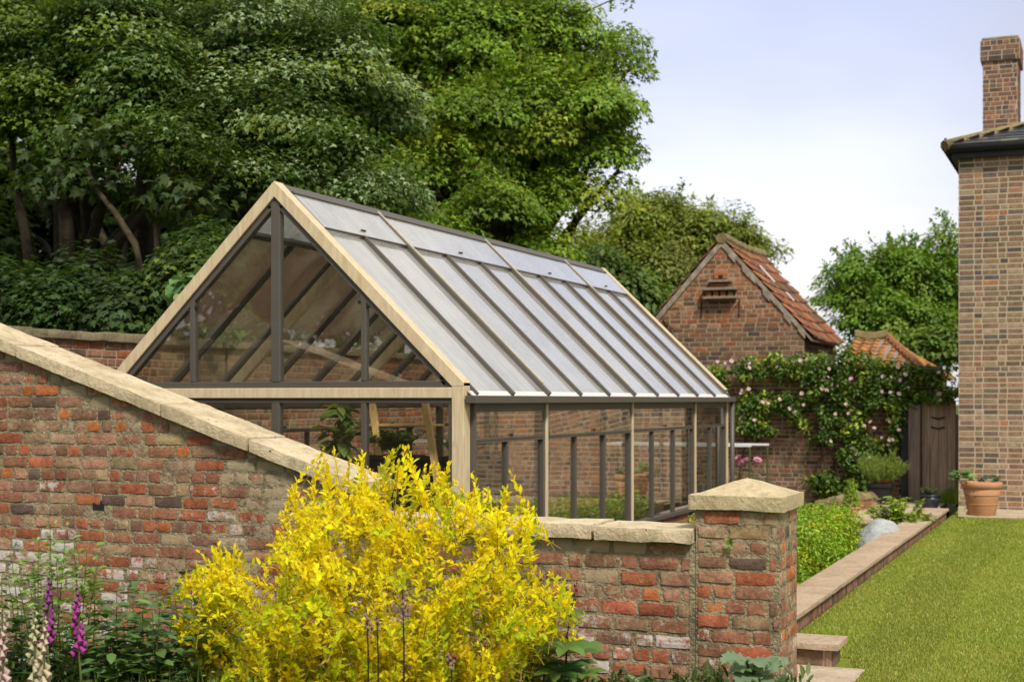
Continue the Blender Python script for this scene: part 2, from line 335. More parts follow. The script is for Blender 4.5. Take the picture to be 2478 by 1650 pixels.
def bricks(O, U, N, Lw, H, pal, mats, parent, course=.078, blen=.228, gap=.012, proud=.008, detail=0, planes=(), wx=None, seed=1, headers=.18, name='brick_face', holes=(), gzf=1.0):
    """A face of individual bricks standing proud of the mortar: U along, N outward. planes = clip planes (co, no), outer side cleared."""
    r = random.Random(seed); O, U, N = Vector(O), Vector(U), Vector(N); Z = Vector((0, 0, 1))
    v, f, c1, c2 = [], [], [], []
    rows = int(H/course+.5); course = H/rows
    for i in range(rows):
        gz = gap*gzf; z0, z1 = i*course+gz/2, (i+1)*course-gz/2
        hrow = (i % 4 == 3) and headers not in (0, 'flemish'); u = -r.random()*blen if not hrow else -.06*(i % 3)
        if i % 2: u -= blen*.25
        if headers == 'flemish': u = 0 if i % 2 else -blen*.5; hrow = False
        if headers == 0: u = (-.5 if i % 2 else 0)*blen+r.uniform(-.02, .02)
        par = i % 2
        wob = r.uniform(-.002, .002)
        while u < Lw:
            if headers == 'flemish': ln = blen if par else blen*.54; par = 1-par
            else: ln = blen*.5 if (hrow or r.random() < headers) else blen
            ln *= r.uniform(.93, 1.05)
            a, b = max(u, 0)+gap/2, min(u+ln, Lw)-gap/2; u += ln
            if u-ln < 0: a = gap/2 if u-ln > -ln else a
            if b-a < .02: continue
            ctr = O+U*((a+b)/2)+Z*((z0+z1)/2)
            if any(h(ctr) for h in holes): continue
            cl = pick(pal, r); w3 = wx(ctr, r) if wx else (.2*r.random()+.25, .2*r.random(), r.random())
            pr = proud*r.uniform(.6, 1.25)*(.35 if w3[0] > .62 else 1); tilt = r.uniform(-.003, .003)*detail
            ja = [r.uniform(-.004, .004)*(1 if detail else .4) for _ in range(4)]
            aa, bb, zz0, zz1 = a+ja[0], b+ja[1], z0+wob+ja[2]*.6, z1+wob+ja[3]*.6
            base = len(v)
            if detail:
                nx, nz = (7, 4) if bb-aa > .15 else (5, 4)
                sx = r.uniform(0, 90)
                for kz in range(nz):
                    for kx in range(nx):
                        fx, fz = kx/(nx-1), kz/(nz-1); fx = .5-.5*math.cos(math.pi*fx)*1. if nx > 3 else fx; 
                        p = O+U*(aa+(bb-aa)*fx)+Z*(zz0+(zz1-zz0)*fz)
                        edge = (kx in (0, nx-1)) + (kz in (0, nz-1))
                        q = mnoise.noise(p*16+Vector((sx, 0, 0)))
                        h = pr+tilt*(fx-.5)+q*.0035+mnoise.noise(p*55)*.0018 - (.0018 if edge == 1 else .0045 if edge == 2 else 0)
                        if edge:
                            ins = max(0, .0035*(1+2.6*mnoise.noise(p*30+Vector((0, sx, 0)))))
                            cx = U*((aa+bb)/2-(aa+(bb-aa)*fx)); cz = Z*((zz0+zz1)/2-(zz0+(zz1-zz0)*fz))
                            if kx in (0, nx-1): p += cx.normalized()*ins
                            if kz in (0, nz-1): p += cz.normalized()*ins*.8
                        v.append(tuple(p+N*h))
                for kz in range(nz-1):
                    for kx in range(nx-1):
                        q = base+kz*nx+kx; f.append((q, q+1, q+nx+1, q+nx))
                ring = [base+k for k in range(nx)]+[base+kz*nx+nx-1 for kz in range(1, nz)]+[base+(nz-1)*nx+k for k in range(nx-2, -1, -1)]+[base+kz*nx for kz in range(nz-2, 0, -1)]
                b2 = len(v); cen = O+U*((aa+bb)/2)+Z*((zz0+zz1)/2)
                for q in ring:
                    p = Vector(v[q]); p -= N*((p-O).dot(N)+.004); v.append(tuple(p+(p-cen).normalized()*.001))
                m = len(ring)
                for k in range(m): k2 = (k+1) % m; f.append((ring[k2], ring[k], b2+k, b2+k2))
            else:
                e = .0035
                for dd, ee in ((-.003, 0), (pr, e)):
                    for x, z in ((aa+ee, zz0+ee), (bb-ee, zz0+ee), (bb-ee, zz1-ee), (aa+ee, zz1-ee)): v.append(tuple(O+U*x+Z*z+N*dd))
                f.append((base+4, base+5, base+6, base+7))
                for k in range(4): k2 = (k+1) % 4; f.append((base+k, base+k2, base+4+k2, base+4+k))
            n = len(v)-base; c1 += [cl+(1,)]*n; c2 += [w3+(1,)]*n
    mb = MB(); mb.v = v; mb.f = f
    o = mb.build(name, mats, parent, fix=False, colors=c1, colors2=c2)
    if planes:
        off = world_loc(parent) if parent else Vector((0, 0, 0))
        bm = bmesh.new(); bm.from_mesh(o.data)
        for co, no in planes:
            bmesh.ops.bisect_plane(bm, geom=list(bm.verts)+list(bm.edges)+list(bm.faces), plane_co=Vector(co)-off, plane_no=Vector(no), clear_outer=True)
        bm.to_mesh(o.data); bm.free()
    return o

def rough_stone(pts, m, name, parent, cuts=5, amp=.008, rnd_edge=.02, seed=0, fs=9):
    """8 corners -> weathered block with rounded, uneven arrises."""
    P = [Vector(p) for p in pts]; bm = bmesh.new(); bmesh.ops.create_cube(bm, size=2)
    L = [(P[1]-P[0]).length, (P[3]-P[0]).length, (P[4]-P[0]).length]
    for ax in range(3):
        n = max(2, min(26, int(L[ax]/.055))) if cuts else 1
        for k in range(1, n):
            bmesh.ops.bisect_plane(bm, geom=list(bm.verts)+list(bm.edges)+list(bm.faces), plane_co=[(-1+2*k/n) if a == ax else 0 for a in range(3)], plane_no=[1 if a == ax else 0 for a in range(3)])
    so = Vector((seed*7.3, seed*3.1, 0)); off = world_loc(parent) if parent else Vector((0, 0, 0))
    for vt in bm.verts:
        c = vt.co.copy(); t = [(x+1)/2 for x in c]
        # rounding: pull arrises in
        ext = [abs(abs(x)-1) < 1e-4 for x in c]; k = sum(ext)
        def tri(a, b, d):
            return (P[0]*(1-a)*(1-b)+P[1]*a*(1-b)+P[2]*a*b+P[3]*(1-a)*b)*(1-d)+(P[4]*(1-a)*(1-b)+P[5]*a*(1-b)+P[6]*a*b+P[7]*(1-a)*b)*d
        p = tri(*t)
        cen = tri(*[.5 if ext[a] else t[a] for a in range(3)])
        if k >= 2:
            ins = rnd_edge*(.5+.7*mnoise.noise(p*6+so)+.3) * (.5 if k == 2 else .75)
            p += (cen-p).normalized()*max(0, ins)
        nd_ = Vector([mnoise.noise(p*fs+so+Vector((q*11, 0, 0))) for q in range(3)])
        p += nd_*amp + Vector([mnoise.noise(p*fs*3+so+Vector((q*17, 5, 0))) for q in range(3)])*amp*.35
        vt.co = p-off
    bmesh.ops.recalc_face_normals(bm, faces=bm.faces)
    me = bpy.data.meshes.new(name); bm.to_mesh(me); bm.free(); me.materials.append(m)
    me.polygons.foreach_set('use_smooth', [True]*len(me.polygons)); me.set_sharp_from_angle(angle=rad(38))
    o = bpy.data.objects.new(name, me); COL.objects.link(o)
    if parent: o.parent = parent
    return o
def block(x0, x1, y0, y1, z0, z1): return [(x0,y0,z0),(x1,y0,z0),(x1,y1,z0),(x0,y1,z0),(x0,y0,z1),(x1,y0,z1),(x1,y1,z1),(x0,y1,z1)]

# ------------------------------------------------------------------ leaves
def T_(pts, tris): return np.array(pts, dtype=np.float64), np.array(tris)
LANCE = T_([(0,0,0),(.28,.17,.05),(.65,.16,.02),(1,0,-.10),(.65,-.16,.02),(.28,-.17,.05),(.3,0,-.02),(.66,0,-.04)],
           [(0,6,1),(6,7,1),(7,2,1),(7,3,2),(0,5,6),(5,7,6),(5,4,7),(4,3,7)])
OVAL = T_([(0,0,0),(.3,.26,.06),(.7,.22,.02),(1,0,-.12),(.7,-.22,.02),(.3,-.26,.06),(.4,0,-.02)], [(0,6,1),(1,6,2),(2,6,3),(3,6,4),(4,6,5),(5,6,0)])
DIAM = T_([(0,0,0),(.45,.27,.07),(1,0,-.08),(.45,-.27,.07)], [(0,2,1),(0,3,2)])
LONG = T_([(0,0,0),(.35,.13,.04),(.75,.11,-.05),(1,0,-.22),(.75,-.11,-.05),(.35,-.13,.04),(.4,0,0),(.75,0,-.08)], [(0,6,1),(1,6,7),(1,7,2),(2,7,3),(0,5,6),(5,7,6),(5,4,7),(4,3,7)])
MAPLE = T_([(0,0,0),(.10,.34,.0),(.38,.26,.04),(.45,.55,-.03),(.62,.20,.03),(1.0,.0,-.10),(.62,-.20,.03),(.45,-.55,-.03),(.38,-.26,.04),(.10,-.34,.0),(.35,0,.02)],
           [(10,1,0),(10,2,1),(10,3,2),(10,4,3),(10,5,4),(10,6,5),(10,7,6),(10,8,7),(10,9,8),(10,0,9)])
MAPLE3 = T_([(0,0,0),(.28,.46,-.02),(.42,.17,.03),(1,0,-.10),(.42,-.17,.03),(.28,-.46,-.02),(.3,0,.02)], [(6,1,0),(6,2,1),(6,3,2),(6,4,3),(6,5,4),(6,0,5)])
BLADE = T_([(0,.06,0),(0,-.06,0),(.55,.035,0),(.55,-.035,0),(1,0,0)], [(0,1,2),(1,3,2),(2,3,4)])
def unit(a): return a/np.maximum(np.linalg.norm(a, axis=-1, keepdims=True), 1e-9)
def leaf_arrays(pos, axis, nrm, size, tpl, col, wid=None):
    TV, TF = tpl; a = unit(axis); b = unit(np.cross(nrm, a)); c = np.cross(a, b); n = len(pos); k = len(TV)
    w = 1 if wid is None else wid
    V = pos[:, None, :]+size[:, None, None]*(TV[None, :, 0:1]*a[:, None, :]+TV[None, :, 1:2]*w*b[:, None, :]+TV[None, :, 2:3]*c[:, None, :])
    F = (TF[None]+(np.arange(n)*k)[:, None, None]).reshape(-1, 3)
    return V.reshape(-1, 3), F, np.repeat(col, k, axis=0)
def join(parts):
    V, F, C, o = [], [], [], 0
    for v, f, c in parts: V.append(v); F.append(f+o); C.append(c); o += len(v)
    return np.concatenate(V), np.concatenate(F), np.concatenate(C)
def colvar(g, n, base, s=.18, hue=.12):
    base = np.asarray(base, dtype=float); k = g.normal(1, s, (n, 1)).clip(.45, 1.7); h = g.normal(0, hue, (n, 1))
    return np.clip(base*k*np.concatenate([1+h, 1+h*.2, 1-h*.5], axis=1), .004, .95)
def leaf_cloud(g, cen, rad3, n, size, tpl, base, up=.5, shell=.55, droop=.3, s=.18, hue=.12, zmin=-1):
    """n leaves in an ellipsoid, mostly towards its surface."""
    d = unit(g.normal(size=(n*2, 3))); d = d[d[:, 2] > zmin][:n]; n = len(d)
    r = (shell+(1-shell)*g.random((n, 1))**.6)
    pos = np.asarray(cen)+d*r*np.asarray(rad3)
    nr = unit(d*.7+np.array([0, 0, up])+g.normal(0, .45, (n, 3)))
    ax = d*.8+g.normal(0, .6, (n, 3))+np.array([0, 0, -droop]); ax -= nr*(ax*nr).sum(1, keepdims=True)
    sz = size*g.uniform(.65, 1.2, n)
    return leaf_arrays(pos, ax, nr, sz, tpl, colvar(g, n, base, s, hue))
# ================================================================== THE SETTING
gm = MB().quad((-400,-200,-.32), (400,-200,-.32), (400,600,-.32), (-400,600,-.32))
tag(gm.build('ground', simple('rough field grass', (.09, .13, .035), .95, .3, .6, .1, .6), fix=False), kind='structure')
def lawn_mat():
    m, t, o = mat('mown lawn'); n = tnoise(t, 1.3, 5, .6); n2 = tnoise(t, 14, 6, .7)
    c = ramp(t, n, [(.3, (.15, .21, .02)), (.5, (.21, .26, .03)), (.72, (.34, .31, .08))])
    surf(t, o, mixc(t, 1, c, ramp(t, n2, [(.3, .7), (.7, 1.25)]), 'MULTIPLY'), .95, .1, tnoise(t, 90, 3), .8, .02); return m
XK = -2.12                                            # lawn side of the retaining wall
lw = MB().quad((XK+.0,7.9,0), (14,7.9,0), (14,24.3,0), (XK,24.3,0)); lw.quad((-1.45,-8,0), (14,-8,0), (14,7.9,0), (-1.45,7.9,0))
tag(lw.build('lawn', lawn_mat(), fix=False), kind='structure')
tag(MB().box(-6.2, -1.46, 3.2, 7.6, -.4, .10).build('flower_bed', M['soil'], fix=False), kind='structure')
tag(MB().box(-8.6, -2.45, 7.7, 25.5, -.33, -.16).build('garden_soil', M['soil'], fix=False), kind='structure')
tag(MB().box(-2.05, -1.42, 8.15, 9.36, -.05, .012).build('path', M['paving'], fix=False), kind='structure')
tag(MB().box(-2.0, 12, 22.1, 23.75, -.05, .02).build('patio', M['paving'], fix=False), kind='structure')
g = np.random.default_rng(3)

# ================================================================== FRONT WALL (ramped wall, low wall, pier)
YW = 7.45
fw = empty('brick_garden_wall', (-4.5, YW+.16, .1), 'old red brick wall whose sandstone coping sweeps down to a low wall and square pier', 'garden wall')
def zb(X): return 1.266+.3325*(-4.315-X)              # underside of the ramped coping
XE = -4.14                                            # where the ramp stops
XL0 = -8.9
XT = -7.3                                             # the ramp levels off here
MB().prism([(XL0,YW,-.3),(XE-.02,YW,-.3),(XE-.02,YW,zb(XE)),(XT,YW,zb(XT)),(XL0,YW,zb(XT))], (0,.33,0)).build('mortar_core', M['mortar'], fw)
MB().prism([(XE-.018,YW+.001,-.3),(-2.012,YW+.001,-.3),(-2.012,YW+.001,.99),(XE-.018,YW+.001,.99)], (0,.33,0)).build('mortar_core', M['mortar'], fw)
def wx_ramp(c, r):
    d = zb(c.x)-c.z; n = mnoise.noise(c*1.1)
    sm = .45+.34*max(0, 1-d/.5)*(1 if c.x > -6.3 else .3)+.4*n + (.24 if c.x > -5.1 and d < .9 else 0)+r.uniform(-.36,.16)
    ef = .25+.34*max(0, min(1, (1.1-c.z)/.35))+.3*mnoise.noise(c*2.3+Vector((9,0,0))) + (.20 if c.x < -6.1 and c.z < 1.22 else 0)+r.uniform(-.25,.22)
    return (min(1, max(0, sm)), min(1, max(0, ef)), r.random())
hole = lambda c: abs(c.x+5.98) < .05 and abs(c.z-1.07) < .045
sl = Vector((.3325, 0, 1)).normalized()
bricks((XL0, YW-.001, -.27), (1,0,0), (0,-1,0), XE-.02-XL0, 3.3, PAL_OLD, M['brick'], fw,   .0795, .215, .014, .005, 1, [((-4.315, YW, 1.262), sl), ((-8, YW, zb(XT)-.004), (0,0,1))], wx_ramp, 5, .16, 'ramp_brickwork', [hole])
MB().box(-6.03, -5.94, YW-.004, YW-.002, 1.04, 1.10).build('hole', M['black'], fw, fix=False)
def wx_low(c, r):
    ef = .23+.34*max(0, min(1, (.85-c.z)/.4))+.3*mnoise.noise(c*2.6)+r.uniform(-.2,.2); sm = .42+.35*mnoise.noise(c*1.8+Vector((4,0,0)))+r.uniform(-.1,.1)+(.25 if c.z > .93 else 0)
    return (min(1, max(0, sm)), min(1, max(0, ef)), r.random())
bricks((XE-.01, YW-.001, -.27), (1,0,0), (0,-1,0), -2.03-XE, 1.255, PAL_OLD, M['brick'], fw, .081, .222, .016, .005, 1, (), wx_low, 11, .16, 'low_wall_brickwork')
MB().box(-2.06, -2.014, YW-.0045, YW+.05, -.3, .985).build('mortar_joint', M['mortar'], fw)
# end face of the ramp above the low wall
bricks((XE-.018, YW+.01, 1.0), (0,1,0), (1,0,0), .31, .2, PAL_OLD, M['brick'], fw, .08, .23, .016, .008, 1, (), wx_low, 12)
# coping stones of the ramp
xs = [-7.55, -6.50, -5.42, -4.06-.02]
cuts_ = [XL0, XT+.05, -6.62, -5.46, -4.82, -4.05]
for i in range(len(cuts_)-1):
    a, b = cuts_[i]+.004, cuts_[i+1]-.004
    za, zc = zb(max(a, XT)), zb(max(b, XT)); y0, y1 = YW-.055-.006*(i % 2), YW+.385
    th = .078+.004*(i % 2)
    rough_stone([(a,y0,za),(b,y0,zc),(b,y1,zc),(a,y1,za),(a,y0,za+th),(b,y0,zc+th),(b,y1,zc+th),(a,y1,za+th)], M['stone'], 'coping_stone', fw, 5, .006, .007, i+1)
for i, (a, b, dz) in enumerate([(-4.08, -3.42, .004), (-3.41, -2.60, 0), (-2.592, -2.034, -.008)]):
    rough_stone(block(a, b, YW-.058-.008*(i == 2), YW+.36, .988+dz, 1.062+dz), M['stone'], 'coping_stone', fw, 5, .008, .012, i+20)
# pier
PX0, PX1, PY0, PY1 = -2.022, -1.572, YW-.010, YW+.45
pier = MB().box(PX0, PX1, PY0, PY1, -.3, 1.165).build('pier', M['mortar'], fw)
bricks((PX0, PY0-.001, -.26), (1,0,0), (0,-1,0), PX1-PX0, 1.42, PAL_OLD, M['brick'], pier, .081, .226, .016, .006, 1, (), wx_low, 21, .2)
bricks((PX1+.001, PY0, -.26), (0,1,0), (1,0,0), PY1-PY0, 1.42, PAL_OLD, M['brick'], pier, .081, .226, .016, .006, 1, (), lambda c, r: (min(1, .45+.3*r.random()), wx_low(c, r)[1], r.random()), 22, .35)
bricks((PX0-.001, PY1, -.26), (0,-1,0), (-1,0,0), PY1-PY0, 1.42, PAL_OLD, M['brick'], pier, .081, .226, .016, .006, 0, (), wx_low, 23, .2)
o_ = .036; x0, x1, y0, y1 = PX0-o_, PX1+o_, PY0-o_, PY1+o_; xm, ym = (x0+x1)/2, (y0+y1)/2
cap = rough_stone(block(x0, x1, y0, y1, 1.163, 1.240), M['stone_cap'], 'pier_cap', fw, 5, .0045, .006, 40)
q = .012; bmv = MB(); n_ = 8
grid = {}
for i in range(n_+1):
    for j in range(n_+1):
        fx, fy = i/n_*2-1, j/n_*2-1; h = 1-max(abs(fx), abs(fy)); h = h if h < .86 else .86+(h-.86)*.4
        p = Vector((xm+fx*(x1-x0-2*q)/2, ym+fy*(y1-y0-2*q)/2, 1.236+h*.092)); p.z += mnoise.noise(p*14)*.004*(h > 0)
        grid[i, j] = len(bmv.v); bmv.v.append(tuple(p))
for i in range(n_):
    for j in range(n_): bmv.f.append((grid[i,j], grid[i+1,j], grid[i+1,j+1], grid[i,j+1]))
bmv.build('pier_cap_top', M['stone_cap'], cap, fix=False)
bmd = MB()
for k, (ax, ay) in enumerate([(-.03, -.10), (-.03, -.02), (.10, .05)]): bmd.lathe((xm+ax, ym+ay, 1.29+.0), [(.001,0),(.008,.004),(.007,.012),(.001,.016)], 8)

# ================================================================== SIDE WALL, BACK WALL
def garden_wall(name, label, O, U, N, Lw, z0, z1, thick, pal, seed, cop, wxf=None, course=.078, cl=.9, coursing=(), capz=.07):
    O, U, N = Vector(O), Vector(U), Vector(N); r = random.Random(seed)
    e = empty(name, O+U*(Lw/2), label, 'garden wall')
    P = O+Vector((0,0,z0)); back = -N*thick
    MB().prism([P, P+U*Lw, P+U*Lw+Vector((0,0,z1-z0)), P+Vector((0,0,z1-z0))], back).build('mortar_core', M['mortar_far'], e)
    bricks(P+N*.001, U, N, Lw, z1-z0, pal, M['brick_far'], e, course, .232, .017, .008, 0, (), wxf, seed, .25)
    u = 0; k = 0
    while u < Lw:
        l = min(cl*r.uniform(.8, 1.2), Lw-u)
        if l > .1:
            a = P+U*(u+.004)+N*.05+Vector((0,0,z1-z0+.001)); b = P+U*(u+l-.004)+N*.05+Vector((0,0,z1-z0+.001)); w = -N*(thick+.1); h = Vector((0,0,capz*r.uniform(.9, 1.1)))
            pts = [a, b, b+w, a+w]; 
            if (b-a).cross(w).z < 0: pts = [b, a, a+w, b+w]
            rough_stone(pts+[p+h for p in pts], cop, 'coping_stone', e, 3, .006, .015, seed*10+k)
        u += l; k += 1
    return e
XS = -8.72
def wx_side(c, r): return (min(1, max(0, .42+.35*mnoise.noise(c*.7)+(.25 if c.z > 1.9 else 0))), min(1, max(0, .35+.4*mnoise.noise(c*.9+Vector((3,1,0))))), r.random())
garden_wall('brick_side_wall', 'tall red brick wall with flat stone coping running back on the left behind the greenhouse', (XS, 7.8, 0), (0,1,0), (1,0,0), 18.0, -.33, 2.30, .34, PAL_OLD, 31, M['stone_low'], wx_side, cl=1.2, capz=.085)
YB = 25.6
bw = garden_wall('brick_back_wall', 'weathered brown brick wall with grey coping carrying the pink climbing rose', (XS+.02, YB, 0), (1,0,0), (0,-1,0), -2.60-XS-.02, -.33, 2.27, .34, PAL_WALL, 33, M['stone_low'], lambda c, r: (min(1, max(0, .33+.3*mnoise.noise(c*.8))), max(0, .2+.3*mnoise.noise(c)), r.random()), .076, cl=1.4)

# ================================================================== GREENHOUSE
XR, GW, YG, GL = -4.416, 3.30, 9.70, 8.05
XLf = XR-GW; XC = XR-GW/2; PP = GL/10
gh = empty('greenhouse', (XC, YG+GL/2, -.15), 'pale timber and grey metal greenhouse with a steep dusty glass roof and glazed gable', 'greenhouse')
T, TY, A, G, GR = M['timber'], M['timber_y'], M['alu'], M['glass'], M['roofglass']
KN, AP = 1.88, 3.482; SLP = (AP-KN)/(GW/2); AL = math.atan(SLP); ca, sa = math.cos(AL), math.sin(AL)
SB = .50                                              # top of the dwarf wall
# dwarf wall
dw = MB().box(XLf+.04, XR-.04, YG+.04, YG+GL-.04, -.3, .02).build('floor_slab', M['slab'], gh)
for nm, O, U, N, Lw in (('front', (XLf, YG+.02, -.3), (1,0,0), (0,-1,0), GW), ('right', (XR-.01, YG+.02, -.3), (0,1,0), (1,0,0), GL-.04)):
    Ov, Uv, Nv = Vector(O), Vector(U), Vector(N); hz = Vector((0,0,SB+.26))
    a_ = Ov+Uv*.012 if nm == 'front' else Ov+Uv*.125
    b_ = Ov+Uv*(Lw-.012)
    w_ = MB().prism([a_, b_, b_+hz, a_+hz], -Nv*.10).build('dwarf_wall', M['mortar_far'], gh)
    bricks(Ov+Nv*.001, U, N, Lw, SB+.26, PAL_OLD, M['brick_far'], w_, .076, .225, .012, .006, 0, (), None, 41)
MB().box(XLf+.01, XLf+.11, YG+.125, YG+GL-.03, -.3, SB-.04).build('dwarf_wall', M['brick_house'], gh, colors=[(.2,.09,.05,1)]*8, colors2=[(.4,.1,.5,1)]*8)
def gable(Y, f):          # f=-1: outer face looks to -Y
    def yb(a, b): return (min(Y+f*-a, Y+f*-b), max(Y+f*-a, Y+f*-b)) if f < 0 else (min(Y-a, Y-b), max(Y-a, Y-b))
    def B(nm, x0, x1, a, b, z0, z1, m, par=gh): y0, y1 = yb(a, b); return MB().box(x0, x1, y0, y1, z0, z1).build(nm, m, par, .004)
    for s in (1, -1):
        X = lambda d: XC+s*(GW/2-d)      # d = distance in from the outer side
        B('corner_post', min(X(0), X(.10)), max(X(0), X(.10)), -.02, .10, -.15, KN-.0, T)
        y0, y1 = yb(-.022, .10)
        z_in = lambda d: KN+SLP*d-.125
        poly = [(X(0),y0,KN+.001),(XC,y0,AP),(XC,y0,AP-.125),(X(.10),y0,z_in(.10)),(X(.0),y0,z_in(.10)-.0)]
        MB().prism(poly, (0,y1-y0,0)).build('gable_rafter', T, gh, .003)
        # dark lining along the rafter
        y0, y1 = yb(0, .06)
        off = .126; t2 = .062
        MB().prism([(XC+s*.0,y0,AP-off-.0),(X(.105),y0,z_in(.105)-.001),(X(.105),y0,z_in(.105)-.001-t2),(XC,y0,AP-off-t2)], (0,y1-y0,0)).build('gable_lining', A, gh)
    B('tie_beam', XLf+.101, XR-.101, -.018, .09, 1.762, 1.842, T)
    B('gable_sill', XLf+.16, XR-.16, 0, .06, 1.843, 1.893, A); B('gable_head', XLf+.101, XR-.101, 0, .06, 1.722, 1.761, A)
    zt = lambda x: AP-.19-SLP*abs(x-XC)
    B('mullion', XC-.04, XC+.04, -.004, .065, 1.893, zt(XC)+.03, A); B('mullion', XC-.035, XC+.035, -.004, .065, SB, 1.722, A)
    for dx in (-.79, .79):
        B('mullion', XC+dx-.022, XC+dx+.022, -.002, .06, 1.893, zt(XC+dx)+.03, A); B('mullion', XC+dx-.022, XC+dx+.022, -.002, .06, SB, 1.722, A)
    for s in (1, -1):
        xj = XC+s*(GW/2-.101); B('jamb', min(xj, xj-s*.035), max(xj, xj-s*.035), 0, .06, SB, 1.722, A)
    for bx_, bz_ in ((XC-.055, zt(XC)-.015), (XC+.055, zt(XC)-.015), (XC-.79-.036, zt(XC-.79)-.05), (XC-.79+.036, zt(XC-.79)-.02), (XC+.79-.036, zt(XC+.79)-.02), (XC+.79+.036, zt(XC+.79)-.05), (XC+1.46, 1.912)):
        B('corner_clip', bx_-.016, bx_+.016, .0, .03, bz_-.014, bz_+.014, M['black'])
    B('gable_base_rail', XLf+.101, XR-.101, -.01, .07, SB-.045, SB, A)
    yg, yh = yb(.02, .026)
    for a, b in ((-1.38, -.79), (-.79, 0), (0, .79), (.79, 1.38)):
        x0, x1 = XC+a, XC+b
        pl = [(x0,yg,1.88), (x1,yg,1.88)]
        za, zc = zt(x0), zt(x1); pl += [(x1,yg,max(1.885, zc))] if zc > 1.89 else []
        pl += [(x0,yg,max(1.885, za))] if za > 1.89 else []
        if len(pl) >= 3: MB().prism(pl, (0,yh-yg,0)).build('gable_pane', G, gh)
    for a, b in ((-1.52, -.80), (-.78, -.03), (.03, .78), (.80, 1.52)):
        MB().box(XC+a, XC+b, yg, yh, SB, 1.725).build('gable_pane', G, gh)
gable(YG, -1); gable(YG+GL, 1)
